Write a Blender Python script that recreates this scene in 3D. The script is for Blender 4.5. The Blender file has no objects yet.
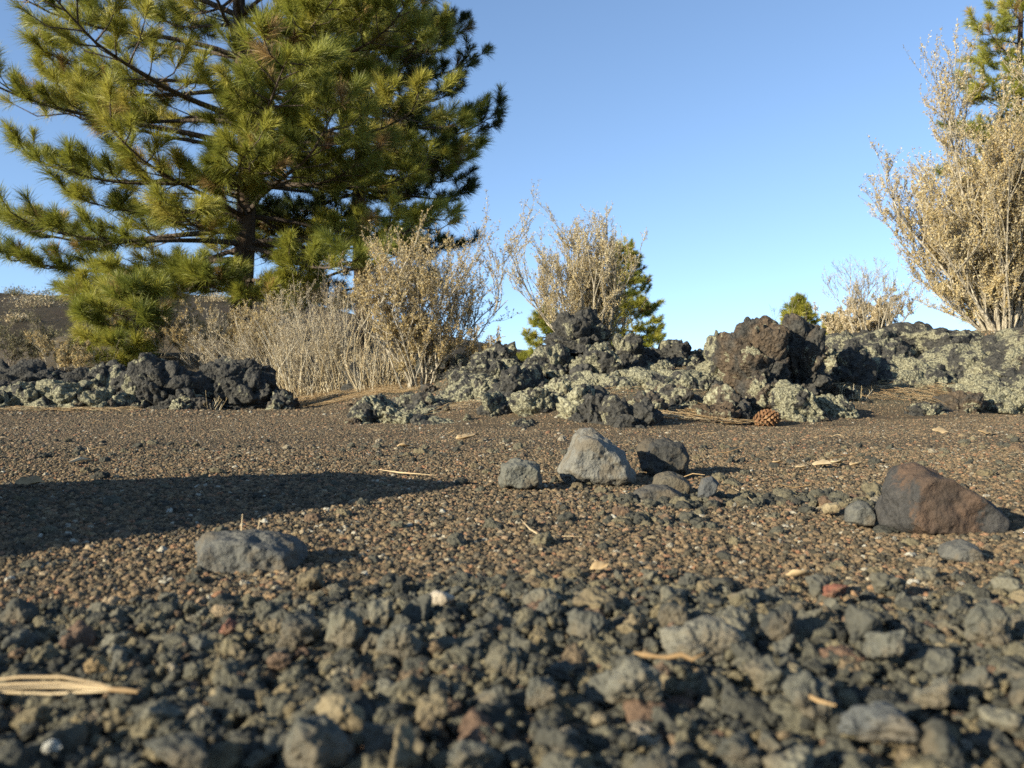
import bpy, bmesh, math, random
import numpy as np
from mathutils import Vector, Matrix

random.seed(11)
rng = np.random.default_rng(11)
S = bpy.context.scene
COL = S.collection
F = 850.0            # focal length in pixels of a 1024 px wide picture
CH = 0.20            # camera height in metres

# ------------------------------------------------------------------ helpers
def at(px, py, d):
    """point at depth d seen in direction of pixel (px, py)"""
    return Vector(((px - 512) / F * d, d, CH - (py - 384) / F * d))

def tag(o, label=None, cat=None, group=None, kind=None):
    if label: o['label'] = label
    if cat: o['category'] = cat
    if group: o['group'] = group
    if kind: o['kind'] = kind
    return o

def empty(name, loc, rz=0.0):
    o = bpy.data.objects.new(name, None)
    o.empty_display_size = 0.1
    o.location = loc
    o.rotation_euler = (0, 0, rz)
    COL.objects.link(o)
    return o

def mesh_np(name, V, Fa, mat=None, smooth=True, tint=None):
    """V (n,3); Fa (m,3) or (m,4) integer array"""
    V = np.ascontiguousarray(V, dtype=np.float32)
    Fa = np.ascontiguousarray(Fa, dtype=np.int32)
    me = bpy.data.meshes.new(name)
    k = Fa.shape[1]
    me.vertices.add(len(V)); me.vertices.foreach_set('co', V.ravel())
    me.loops.add(Fa.size); me.loops.foreach_set('vertex_index', Fa.ravel())
    me.polygons.add(len(Fa))
    me.polygons.foreach_set('loop_start', np.arange(0, Fa.size, k, dtype=np.int32))
    me.polygons.foreach_set('loop_total', np.full(len(Fa), k, dtype=np.int32))
    me.polygons.foreach_set('use_smooth', np.full(len(Fa), smooth, dtype=bool))
    if tint is not None:
        a = me.attributes.new('tint', 'FLOAT', 'POINT')
        a.data.foreach_set('value', np.ascontiguousarray(tint, dtype=np.float32))
    me.update(calc_edges=True)
    me.validate()
    if mat: me.materials.append(mat)
    return me

def link(name, me, parent=None, loc=(0, 0, 0), rot=(0, 0, 0)):
    o = bpy.data.objects.new(name, me)
    o.location = loc; o.rotation_euler = rot
    if parent: o.parent = parent
    COL.objects.link(o)
    return o

# ------------------------------------------------------------------ noise
def _hash(ix, iy, iz, s):
    h = (ix.astype(np.int64) * 374761393 + iy.astype(np.int64) * 668265263
         + iz.astype(np.int64) * 2147483647 + s * 1274126177) & 0xFFFFFFFF
    h = ((h ^ (h >> 13)) * 1274126177) & 0xFFFFFFFF
    h = ((h ^ (h >> 16)) * 2246822519) & 0xFFFFFFFF
    h = h ^ (h >> 15)
    return h

def vnoise(P, seed=0):
    """value noise in -1..1"""
    i = np.floor(P).astype(np.int64); f = P - i
    u = f * f * f * (f * (f * 6 - 15) + 10)
    out = 0
    for dx in (0, 1):
        wx = u[:, 0] if dx else 1 - u[:, 0]
        for dy in (0, 1):
            wy = u[:, 1] if dy else 1 - u[:, 1]
            for dz in (0, 1):
                wz = u[:, 2] if dz else 1 - u[:, 2]
                out = out + wx * wy * wz * (_hash(i[:, 0] + dx, i[:, 1] + dy, i[:, 2] + dz, seed) / 4294967295.0)
    return out * 2 - 1

def fbm(P, seed=0, octv=4, gain=0.5):
    a, s, t = 1.0, 0, 0
    for k in range(octv):
        s = s + a * vnoise(P * 2 ** k + 17.3 * k, seed + k); t += a; a *= gain
    return s / t

def worley(P, seed=0):
    i = np.floor(P).astype(np.int64)
    best = np.full(len(P), 9.0)
    for dx in (-1, 0, 1):
        for dy in (-1, 0, 1):
            for dz in (-1, 0, 1):
                cx, cy, cz = i[:, 0] + dx, i[:, 1] + dy, i[:, 2] + dz
                h = _hash(cx, cy, cz, seed)
                ox = (h & 1023) / 1023.0; oy = ((h >> 10) & 1023) / 1023.0; oz = ((h >> 20) & 1023) / 1023.0
                d = (P[:, 0] - cx - ox) ** 2 + (P[:, 1] - cy - oy) ** 2 + (P[:, 2] - cz - oz) ** 2
                best = np.minimum(best, d)
    return np.sqrt(best)

_ico = {}
def ico(n):
    if n not in _ico:
        bm = bmesh.new(); bmesh.ops.create_icosphere(bm, subdivisions=n, radius=1.0)
        V = np.array([v.co[:] for v in bm.verts]); bm.verts.index_update()
        Fa = np.array([[v.index for v in f.verts] for f in bm.faces])
        bm.free(); V /= np.linalg.norm(V, axis=1)[:, None]
        _ico[n] = (V, Fa)
    return _ico[n]

# ------------------------------------------------------------------ terrain
_cols = [  # pixel column of the view, (distance, height) down that column
    (-500, [(6.0, 0), (8, .2), (12, .6), (20, 1.1), (60, 1.2)]),
    (0,   [(5.9, 0), (7, .10), (9, .42), (14, .85), (25, 1.5), (60, 1.5)]),
    (130, [(6.3, 0), (8, .22), (10, .55), (14, 1.1), (25, 1.6), (60, 1.6)]),
    (290, [(7.2, 0.0), (9, .26), (11, .6), (14, 1.05), (25, 1.4), (60, 1.4)]),
    (400, [(4.6, 0.0), (7, .14), (9, .32), (14, .7), (25, .9), (60, 1.1)]),
    (480, [(4.0, 0), (5, .11), (7, .33), (9, .42), (14, .5), (60, 1.0)]),
    (620, [(3.8, 0), (4.5, .13), (6, .36), (8, .45), (14, .45), (60, .9)]),
    (760, [(4.15, 0), (5, .2), (6.5, .48), (8, .52), (14, .5), (60, .9)]),
    (900, [(4.6, 0.0), (5.3, .20), (6.5, .52), (8, .62), (14, .6), (60, .9)]),
    (1024, [(4.9, 0.02), (5.6, .27), (6.5, .56), (8, .72), (14, .7), (60, .9)]),
    (1500, [(5.0, 0.0), (6, .3), (8, .75), (14, .8), (60, .9)]),
]
def H(x, y):
    x = np.atleast_1d(np.asarray(x, float)); y = np.atleast_1d(np.asarray(y, float))
    yy = np.maximum(y, 0.05)
    px = np.clip(512 + F * x / yy, -500, 1500)
    zs = np.stack([np.interp(yy, [0] + [p[0] for p in c[1]], [0] + [p[1] for p in c[1]]) for c in _cols])
    cp = np.array([c[0] for c in _cols], float)
    k = np.clip(np.searchsorted(cp, px) - 1, 0, len(cp) - 2)
    t = (px - cp[k]) / (cp[k + 1] - cp[k]); t = t * t * (3 - 2 * t)
    ar = np.arange(len(px))
    z = zs[k, ar] * (1 - t) + zs[k + 1, ar] * t
    P = np.stack([x, y, np.zeros_like(x)], 1)
    r = np.sqrt(x * x + y * y)
    z = z + 0.012 * fbm(P * 2.2, 5, 3) + 0.05 * fbm(P * 0.8, 9, 3) * np.clip((r - 3.5) / 4, 0, 1)
    # a low bank of coarse clinker right under the camera
    z = z + 0.016 * np.clip(1 - np.abs(r - 0.62) / 0.35, 0, 1) * (0.6 + 0.4 * fbm(P * 5, 3, 2))
    return z
def h1(x, y): return float(H(x, y)[0])

# ------------------------------------------------------------------ materials
class NT:
    def __init__(s, name):
        s.m = bpy.data.materials.new(name); s.m.use_nodes = True
        s.t = s.m.node_tree; s.n = s.t.nodes; s.b = s.n['Principled BSDF']
        s.b.inputs['Roughness'].default_value = 0.9
        s.b.inputs['Specular IOR Level'].default_value = 0.25
    def node(s, typ, **kw):
        o = s.n.new(typ)
        for k, v in kw.items():
            if k in ('operation', 'blend_type', 'data_type', 'attribute_name', 'feature', 'normalize', 'invert', 'distance'):
                if hasattr(o, k) and k != 'distance': setattr(o, k, v); continue
            o.inputs[k].default_value = v
        return o
    def l(s, a, b): s.t.links.new(a, b)
    def coord(s, which='Object'):
        return s.n.new('ShaderNodeTexCoord').outputs[which]
    def noise(s, scale, detail=5, rough=0.6, vec=None, w=None):
        o = s.n.new('ShaderNodeTexNoise'); o.inputs['Scale'].default_value = scale
        o.inputs['Detail'].default_value = detail; o.inputs['Roughness'].default_value = rough
        if vec is not None: s.l(vec, o.inputs['Vector'])
        return o.outputs['Fac']
    def voro(s, scale, vec=None):
        o = s.n.new('ShaderNodeTexVoronoi'); o.inputs['Scale'].default_value = scale
        if vec is not None: s.l(vec, o.inputs['Vector'])
        return o.outputs['Distance']
    def ramp(s, fac, stops, interp='LINEAR'):
        o = s.n.new('ShaderNodeValToRGB'); cr = o.color_ramp; cr.interpolation = interp
        while len(cr.elements) < len(stops): cr.elements.new(0.5)
        for e, (p, c) in zip(cr.elements, stops):
            e.position = p; e.color = (*c, 1) if len(c) == 3 else c
        s.l(fac, o.inputs['Fac']); return o.outputs['Color']
    def math(s, op, a, b=None, c=None):
        o = s.n.new('ShaderNodeMath'); o.operation = op
        for i, v in enumerate((a, b, c)):
            if v is None: continue
            if isinstance(v, (int, float)): o.inputs[i].default_value = v
            else: s.l(v, o.inputs[i])
        return o.outputs[0]
    def step(s, v, lo, hi):
        o = s.n.new('ShaderNodeMapRange'); o.interpolation_type = 'SMOOTHSTEP'
        s.l(v, o.inputs['Value'])
        for k, q in (('From Min', lo), ('From Max', hi)):
            if isinstance(q, (int, float)): o.inputs[k].default_value = q
            else: s.l(q, o.inputs[k])
        return o.outputs['Result']
    def mix(s, f, a, b, blend='MIX'):
        o = s.n.new('ShaderNodeMix'); o.data_type = 'RGBA'; o.blend_type = blend
        for i, v in ((0, f), (6, a), (7, b)):
            if isinstance(v, (int, float)): o.inputs[i].default_value = v
            elif isinstance(v, tuple): o.inputs[i].default_value = (*v, 1)
            else: s.l(v, o.inputs[i])
        return o.outputs[2]
    def bump(s, hgt, strength, dist, prev=None):
        o = s.n.new('ShaderNodeBump'); o.inputs['Strength'].default_value = strength
        o.inputs['Distance'].default_value = dist
        s.l(hgt, o.inputs['Height'])
        if prev is not None: s.l(prev, o.inputs['Normal'])
        return o.outputs['Normal']
    def out(s, col, nrm=None, rough=None):
        if isinstance(col, tuple): s.b.inputs['Base Color'].default_value = (*col, 1)
        else: s.l(col, s.b.inputs['Base Color'])
        if nrm is not None: s.l(nrm, s.b.inputs['Normal'])
        if rough is not None: s.b.inputs['Roughness'].default_value = rough
        return s.m

def mat_lava():
    """dark clinkery lava; object colour R = lichen cover, G = brown oxide, B = pattern offset"""
    t = NT('clinker_lava'); oi = t.n.new('ShaderNodeObjectInfo')
    sp = t.n.new('ShaderNodeSeparateColor'); t.l(oi.outputs['Color'], sp.inputs[0])
    add = t.n.new('ShaderNodeVectorMath'); add.operation = 'ADD'
    t.l(t.coord(), add.inputs[0])
    cb = t.n.new('ShaderNodeCombineXYZ')
    for i in range(3): t.l(t.math('MULTIPLY', sp.outputs[2], 37.0 + 11 * i), cb.inputs[i])
    t.l(cb.outputs[0], add.inputs[1]); v = add.outputs[0]
    n1 = t.noise(9, 6, .65, v); n2 = t.noise(34, 5, .7, v); n3 = t.noise(120, 3, .6, v); n4 = t.noise(4.5, 4, .6, v)
    base = t.ramp(n2, [(.3, (.026, .0245, .021)), (.5, (.054, .05, .042)), (.72, (.095, .087, .07))])
    brn = t.ramp(n2, [(.3, (.045, .032, .02)), (.55, (.105, .073, .045)), (.75, (.18, .13, .08))])
    bf = t.step(t.math('ADD', n4, t.math('MULTIPLY', sp.outputs[1], .45)), .62, .82)
    c = t.mix(bf, base, brn)
    lic = t.ramp(n3, [(.32, (.095, .085, .048)), (.5, (.22, .2, .122)), (.7, (.37, .345, .23))])
    lf = t.math('ADD', t.math('MULTIPLY', n1, .72), t.math('MULTIPLY', n2, .28))
    lf = t.math('ADD', lf, t.math('MULTIPLY', t.math('SUBTRACT', n4, .5), .5))
    lf = t.math('ADD', lf, t.math('MULTIPLY', sp.outputs[0], .24))
    lf = t.step(lf, .63, .675)
    lf2 = t.math('MULTIPLY', lf, t.step(n3, .3, .5))
    c = t.mix(lf2, c, lic)
    vo = t.voro(55, v)
    b = t.bump(t.math('ADD', n2, t.math('MULTIPLY', vo, .7)), 1.0, .02)
    b = t.bump(n3, .8, .006, b)
    return t.out(c, b, .95)

def mat_stone():
    """loose stone: object colour is the stone's own colour"""
    t = NT('cinder_stone'); oi = t.n.new('ShaderNodeObjectInfo'); v = t.coord()
    n1 = t.noise(30, 6, .65, v); n2 = t.noise(95, 5, .7, v); n3 = t.noise(480, 3, .7, v); n0 = t.noise(19, 5, .65, v)
    c = t.mix(1.0, oi.outputs['Color'], t.ramp(n2, [(.28, (.6, .6, .61)), (.5, (1, 1, 1)), (.74, (1.4, 1.36, 1.28))]), 'MULTIPLY')
    c = t.mix(t.math('MULTIPLY', t.step(n0, .48, .62), .6), c, (.125, .095, .058))
    c = t.mix(t.math('MULTIPLY', t.step(n3, .6, .75), .5), c, (.02, .02, .018))
    b = t.bump(n1, .6, .012)
    b = t.bump(t.math('ADD', n2, t.math('MULTIPLY', t.voro(180, v), .5)), .7, .004, b)
    b = t.bump(n3, .6, .0009, b)
    return t.out(c, b, .92)

def mat_rust():
    t = NT('rusty_basalt'); v = t.coord()
    n0 = t.noise(16, 5, .6, v); n2 = t.noise(120, 5, .7, v); n3 = t.noise(420, 3, .7, v)
    sx = t.n.new('ShaderNodeSeparateXYZ'); t.l(v, sx.inputs[0])
    g = t.ramp(n2, [(.3, (.036, .034, .031)), (.6, (.068, .062, .055)), (.8, (.11, .1, .086))])
    r = t.ramp(n0, [(.3, (.04, .032, .025)), (.5, (.085, .057, .039)), (.7, (.13, .08, .05))])
    # oxide crust lies on the broken middle face of the stone
    dx = t.math('ABSOLUTE', t.math('SUBTRACT', sx.outputs[0], -0.012))
    f = t.math('SUBTRACT', t.math('ADD', t.math('MULTIPLY', n0, .076), .0), t.math('SUBTRACT', dx, .0))
    f = t.math('ADD', f, t.math('MULTIPLY', t.math('SUBTRACT', n2, .5), .05)); f = t.step(f, -.006, .006)
    c = t.mix(f, g, r)
    c = t.mix(t.math('MULTIPLY', t.step(n3, .58, .72), .4), c, (.03, .026, .022))
    b = t.bump(n0, .7, .012); b = t.bump(t.math('ADD', n2, t.math('MULTIPLY', t.voro(90, v), .5)), 1.0, .006, b); b = t.bump(n3, .7, .0015, b)
    return t.out(c, b, .9)

def mat_gravel(name, stops, sc, gain=1.0):
    t = NT(name); oi = t.n.new('ShaderNodeObjectInfo'); v = t.coord()
    stops = [(p, tuple(q * gain for q in col)) for p, col in stops]
    c = t.ramp(oi.outputs['Random'], stops, 'LINEAR')
    geo = t.n.new('ShaderNodeNewGeometry')
    n2 = t.noise(sc, 3, .7, geo.outputs['Position']); n3 = t.noise(sc * 3.5, 2, .6, geo.outputs['Position'])
    c = t.mix(1.0, c, t.ramp(n2, [(.3, (.5, .5, .5)), (.5, (1, 1, 1)), (.72, (1.5, 1.45, 1.35))]), 'MULTIPLY')
    b = t.bump(n2, .9, 1.0 / sc); b = t.bump(n3, .7, .25 / sc, b)
    return t.out(c, b, .95)

def mat_ground():
    t = NT('cinder_ground'); g = t.n.new('ShaderNodeNewGeometry'); p = g.outputs['Position']
    n0 = t.noise(.9, 4, .6, p); n1 = t.noise(8, 6, .7, p); n2 = t.noise(95, 6, .8, p); vo = t.voro(110, p)
    c = t.ramp(n2, [(.3, (.06, .044, .027)), (.5, (.148, .104, .058)), (.72, (.235, .168, .095))])
    c = t.mix(t.math('MULTIPLY', t.step(n1, .5, .68), .5), c, (.05, .044, .032))
    cs = t.n.new('ShaderNodeSeparateXYZ'); t.l(p, cs.inputs[0])
    # patches of lichen and dead thatch on the lava bank beyond the cinders
    far = t.math('MULTIPLY', t.step(cs.outputs[2], .04, .13), t.math('ADD', .25, t.math('MULTIPLY', .75, t.step(cs.outputs[0], -2.6, -1.0))))
    lic = t.ramp(n2, [(.3, (.05, .043, .026)), (.5, (.14, .128, .08)), (.7, (.28, .265, .18))])
    thatch = t.ramp(n2, [(.3, (.09, .065, .035)), (.5, (.2, .145, .075)), (.7, (.32, .25, .14))])
    lf = t.math('MULTIPLY', far, t.step(t.math('ADD', t.math('MULTIPLY', n0, .4), t.math('MULTIPLY', n1, .6)), .41, .5))
    c = t.mix(lf, c, lic)
    tf = t.math('MULTIPLY', far, t.step(t.noise(1.7, 5, .65, p), .55, .66))
    c = t.mix(t.math('MULTIPLY', tf, .8), c, thatch)
    b = t.bump(t.math('ADD', n2, t.math('MULTIPLY', vo, .6)), 1.0, .02); b = t.bump(n1, .5, .05, b)
    return t.out(c, b, .95)

def mat_hill():
    t = NT('cinder_hill_soil'); g = t.n.new('ShaderNodeNewGeometry'); p = g.outputs['Position']
    n0 = t.noise(.12, 5, .6, p); n1 = t.noise(.9, 6, .7, p); n2 = t.noise(7, 6, .8, p)
    c = t.ramp(n2, [(.36, (.018, .014, .007)), (.5, (.05, .036, .016)), (.72, (.11, .08, .04))])
    c = t.mix(t.step(n0, .5, .62), c, t.mix(.6, c, (.06, .036, .02)))
    c = t.mix(t.step(n1, .57, .66), c, (.2, .16, .095))
    return t.out(c, t.bump(n2, .9, .25), .95)

def mat_tinted(name, stops, trans=0.0, rough=.7, spec=.3):
    """colour picked by the mesh's own per-piece tint value"""
    t = NT(name); a = t.n.new('ShaderNodeAttribute'); a.attribute_name = 'tint'
    c = t.ramp(a.outputs['Fac'], stops); t.out(c, None, rough)
    t.b.inputs['Specular IOR Level'].default_value = spec
    if trans > 0:
        tr = t.n.new('ShaderNodeBsdfTranslucent'); mx = t.n.new('ShaderNodeMixShader')
        t.l(c, tr.inputs['Color']); mx.inputs[0].default_value = trans
        t.l(t.b.outputs[0], mx.inputs[1]); t.l(tr.outputs[0], mx.inputs[2])
        t.l(mx.outputs[0], t.n['Material Output'].inputs['Surface'])
    return t.m

def mat_bark(name, a, b_, sc=18):
    t = NT(name); v = t.coord()
    mp = t.n.new('ShaderNodeMapping'); mp.inputs['Scale'].default_value = (1, 1, .25); t.l(v, mp.inputs['Vector'])
    n = t.noise(sc, 6, .7, mp.outputs[0]); vo = t.voro(sc * .8, mp.outputs[0])
    c = t.ramp(n, [(.32, a), (.66, b_)])
    return t.out(c, t.bump(t.math('ADD', n, vo), 1.0, .03), .9)

M = {}
M['lava'] = mat_lava(); M['stone'] = mat_stone(); M['rust'] = mat_rust()
M['ground'] = mat_ground(); M['hill'] = mat_hill()
FINE = [(0, (.04, .035, .025)), (.2, (.085, .068, .042)), (.42, (.148, .103, .058)), (.62, (.195, .132, .072)),
        (.76, (.098, .085, .06)), (.85, (.225, .165, .09)), (.91, (.22, .11, .058)), (.975, (.25, .2, .125)), (1, (.36, .33, .26))]
COARSE = [(0, (.04, .038, .03)), (.3, (.068, .064, .048)), (.55, (.098, .089, .061)), (.75, (.14, .117, .07)),
          (.88, (.14, .11, .062)), (.95, (.12, .074, .048)), (.985, (.2, .165, .1)), (1, (.24, .2, .14))]
M['fine'] = mat_gravel('fine_cinder_gravel', FINE, 260, 1.08)
M['coarse'] = mat_gravel('coarse_cinder_gravel', COARSE, 170)
M['needle'] = mat_tinted('pine_needles', [(0, (.09, .11, .022)), (.4, (.23, .24, .038)), (.75, (.36, .335, .05)), (.93, (.42, .36, .075)), (1, (.4, .26, .1))], .36, .5, .4)
M['needle_shaded'] = mat_tinted('shaded_pine_needles', [(0, (.03, .045, .014)), (.5, (.07, .09, .022)), (.9, (.13, .14, .032)), (1, (.24, .16, .06))], .15, .55, .3)  # darker needle copy for the back pine, shade put into the colour
M['bark'] = mat_bark('pine_bark', (.025, .018, .013), (.12, .078, .048))
M['branchbark'] = mat_bark('branch_bark', (.03, .023, .017), (.15, .11, .078), 30)
M['palebark'] = mat_bark('weathered_stem', (.26, .215, .145), (.56, .48, .35), 40)
M['greybark'] = mat_bark('grey_stem', (.14, .11, .085), (.33, .27, .21), 40)
M['dryleaf'] = mat_tinted('dry_shrub_leaves', [(0, (.22, .14, .048)), (.35, (.4, .28, .105)), (.7, (.53, .405, .19)), (1, (.63, .54, .34))], .3)
M['straw'] = mat_tinted('dead_straw', [(0, (.22, .155, .075)), (.4, (.4, .3, .16)), (.75, (.54, .44, .27)), (1, (.62, .54, .39))], .12)
M['greyleaf'] = mat_tinted('sage_leaves', [(0, (.09, .09, .045)), (.5, (.19, .165, .08)), (1, (.32, .27, .15))], .2)
M['cone'] = mat_tinted('pine_cone_scales', [(0, (.09, .045, .02)), (.6, (.2, .1, .045)), (1, (.33, .2, .1))], 0)
M['litter'] = mat_tinted('dead_needles', [(0, (.2, .115, .05)), (.5, (.4, .26, .12)), (1, (.58, .45, .27))], .1)

# ------------------------------------------------------------------ ground sheet and hill
def build_ground():
    th = np.concatenate([np.linspace(-math.pi, -.75, 70, endpoint=False), np.linspace(-.75, .75, 420, endpoint=False), np.linspace(.75, math.pi, 70)])
    r = np.concatenate([[0.0], np.geomspace(.12, 900, 330)])
    T, R = np.meshgrid(th, r, indexing='ij')
    X, Y = np.sin(T) * R, np.cos(T) * R
    Z = H(X.ravel(), Y.ravel())
    V = np.stack([X.ravel(), Y.ravel(), Z], 1)
    n, m = len(th), len(r)
    i, j = np.meshgrid(np.arange(n - 1), np.arange(m - 1), indexing='ij')
    a = (i * m + j).ravel()
    Fa = np.stack([a, a + 1, a + m + 1, a + m], 1)
    o = link('ground', mesh_np('ground', V, Fa, M['ground']))
    tag(o, 'brown volcanic cinder ground', None, None, 'structure')
build_ground()

def build_hill():
    d0 = 62.0
    prof = [(-900, 330), (-400, 285), (0, 296), (90, 301), (200, 298), (330, 310), (420, 332), (530, 352), (640, 376), (760, 392)]
    xs = np.linspace(-100, 22, 260); ys = np.linspace(-42, 60, 120)
    X, Yo = np.meshgrid(xs, ys, indexing='ij')
    px = 512 + F * xs / d0
    top = CH - (np.interp(px, [p[0] for p in prof], [p[1] for p in prof]) - 384) / F * d0
    w = np.where(Yo < 0, np.cos(np.clip(Yo / 42, -1, 0) * math.pi / 2) ** 1.3, np.cos(np.clip(Yo / 60, 0, 1) * math.pi / 2))
    Z = (top[:, None] + 2.0) * w - 2.0
    P = np.stack([X.ravel(), Yo.ravel(), np.zeros(X.size)], 1)
    Z = Z.ravel() + .25 * fbm(P * .25, 4, 4) * (w.ravel() > .02)
    V = np.stack([X.ravel(), Yo.ravel() + d0, Z], 1)
    n, m = X.shape
    i, j = np.meshgrid(np.arange(n - 1), np.arange(m - 1), indexing='ij'); a = (i * m + j).ravel()
    o = link('cinder_hill', mesh_np('cinder_hill', V, np.stack([a, a + m, a + m + 1, a + 1], 1), M['hill']))
    tag(o, 'long dark brown cinder hill behind the pines', None, None, 'structure')
build_hill()

# ------------------------------------------------------------------ gravel (uncountable)
def gravel_nodes(name, mat, subdiv, nvar, amp):
    ng = bpy.data.node_groups.new(name, 'GeometryNodeTree')
    ng.interface.new_socket('Geometry', in_out='INPUT', socket_type='NodeSocketGeometry')
    ng.interface.new_socket('Geometry', in_out='OUTPUT', socket_type='NodeSocketGeometry')
    N, L = ng.nodes, ng.links
    gi, go = N.new('NodeGroupInput'), N.new('NodeGroupOutput')
    join = N.new('GeometryNodeJoinGeometry')
    rr = random.Random(name)
    for k in range(nvar):
        ic = N.new('GeometryNodeMeshIcoSphere'); ic.inputs['Subdivisions'].default_value = subdiv; ic.inputs['Radius'].default_value = 1
        pos = N.new('GeometryNodeInputPosition')
        off = N.new('ShaderNodeVectorMath'); off.operation = 'ADD'; off.inputs[1].default_value = (k * 7.3, k * 3.1, k * 5.7)
        L.new(pos.outputs[0], off.inputs[0])
        def nz(scale, det):
            nt = N.new('ShaderNodeTexNoise'); nt.inputs['Scale'].default_value = scale; nt.inputs['Detail'].default_value = det
            L.new(off.outputs[0], nt.inputs['Vector'])
            s = N.new('ShaderNodeMath'); s.operation = 'SUBTRACT'; L.new(nt.outputs[0], s.inputs[0]); s.inputs[1].default_value = .5
            return s.outputs[0]
        a, b = nz(1.1, 1), nz(3.0, 3)
        m1 = N.new('ShaderNodeMath'); m1.operation = 'MULTIPLY_ADD'; L.new(a, m1.inputs[0]); m1.inputs[1].default_value = amp * 1.6; m1.inputs[2].default_value = 1.0
        m2 = N.new('ShaderNodeMath'); m2.operation = 'MULTIPLY_ADD'; L.new(b, m2.inputs[0]); m2.inputs[1].default_value = amp; L.new(m1.outputs[0], m2.inputs[2])
        sc = N.new('ShaderNodeVectorMath'); sc.operation = 'SCALE'; L.new(pos.outputs[0], sc.inputs[0]); L.new(m2.outputs[0], sc.inputs['Scale'])
        st = N.new('ShaderNodeVectorMath'); st.operation = 'MULTIPLY'; L.new(sc.outputs[0], st.inputs[0])
        st.inputs[1].default_value = (rr.uniform(.8, 1.25), rr.uniform(.7, 1.1), rr.uniform(.6, .95))
        sp = N.new('GeometryNodeSetPosition'); L.new(ic.outputs['Mesh'], sp.inputs['Geometry']); L.new(st.outputs[0], sp.inputs['Position'])
        sm = N.new('GeometryNodeSetMaterial'); sm.inputs['Material'].default_value = mat; L.new(sp.outputs[0], sm.inputs[0])
        ss = N.new('GeometryNodeSetShadeSmooth'); L.new(sm.outputs[0], ss.inputs[0])
        g2 = N.new('GeometryNodeGeometryToInstance'); L.new(ss.outputs[0], g2.inputs[0]); L.new(g2.outputs[0], join.inputs[0])
    iop = N.new('GeometryNodeInstanceOnPoints'); L.new(gi.outputs[0], iop.inputs['Points']); L.new(join.outputs[0], iop.inputs['Instance'])
    iop.inputs['Pick Instance'].default_value = True
    ri = N.new('FunctionNodeRandomValue'); ri.data_type = 'INT'
    ri.inputs[4].default_value = 0; ri.inputs[5].default_value = nvar - 1
    L.new(ri.outputs[2], iop.inputs['Instance Index'])
    rv = N.new('FunctionNodeRandomValue'); rv.data_type = 'FLOAT_VECTOR'
    rv.inputs[0].default_value = (-.9, -.9, 0); rv.inputs[1].default_value = (.9, .9, 6.283)
    L.new(rv.outputs[0], iop.inputs['Rotation'])
    na = N.new('GeometryNodeInputNamedAttribute'); na.data_type = 'FLOAT'; na.inputs['Name'].default_value = 'size'
    L.new(na.outputs['Attribute'], iop.inputs['Scale'])
    L.new(iop.outputs[0], go.inputs[0])
    return ng

def scatter(d0, d1, cell, spread=.68, margin=.35):
    """jittered grid over the wedge of ground in front of the camera"""
    ys = np.arange(d0, d1, cell); out = []
    for y in ys:
        w = y * spread + margin + .55
        xs = np.arange(-w, w, cell)
        out.append(np.stack([xs, np.full_like(xs, y)], 1))
    P = np.concatenate(out)
    return P + rng.uniform(-.62, .62, P.shape) * cell

def gravel(name, label, P, size, mat, subdiv, nvar, amp, sink=.1, lift=0.0):
    V = np.column_stack([P, H(P[:, 0], P[:, 1]) + size * sink + lift])
    me = bpy.data.meshes.new(name); me.vertices.add(len(V)); me.vertices.foreach_set('co', V.astype(np.float32).ravel())
    a = me.attributes.new('size', 'FLOAT', 'POINT'); a.data.foreach_set('value', size.astype(np.float32))
    o = link(name, me); md = o.modifiers.new('scatter', 'NODES'); md.node_group = gravel_nodes(name, mat, subdiv, nvar, amp)
    tag(o, label, 'gravel', None, 'stuff')
    return o

def coarse_mask(P):
    """where the big clinker lies: the near bank, and a few loose patches further out"""
    d = P[:, 1]
    n = fbm(np.column_stack([P * 3.0, np.zeros(len(P))]), 21, 3)
    return d + .16 * n < .75 + .12 * np.clip(P[:, 0] * 1.6, -.6, 1)

# fine gravel of the pan
P1 = scatter(.34, 1.3, .0054); s1 = rng.lognormal(math.log(.0023), .52, len(P1))
P2 = scatter(1.3, 2.6, .0067, .66, .2); s2 = rng.lognormal(math.log(.0024), .52, len(P2))
P3 = scatter(2.6, 5.2, .0112, .66, .2); s3 = rng.lognormal(math.log(.003), .5, len(P3))
P4 = scatter(5.2, 8.6, .03, .66, .2); s4 = rng.lognormal(math.log(.0068), .5, len(P4))
cm1 = coarse_mask(P1); k1 = ~cm1; kc = cm1 & (rng.random(len(P1)) < .32)
gravel('fine_gravel', 'small brown cinders covering the flat ground', np.concatenate([P1[k1], P2]), np.clip(np.concatenate([s1[k1], s2]), .0008, .0066), M['fine'], 3, 12, .82, -.15)
gravel('distant_gravel', 'brown cinders stretching to the lava bank', np.concatenate([P3, P4]), np.clip(np.concatenate([s3, s4]), .0016, .017), M['fine'], 2, 8, .6, -.4)
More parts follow.
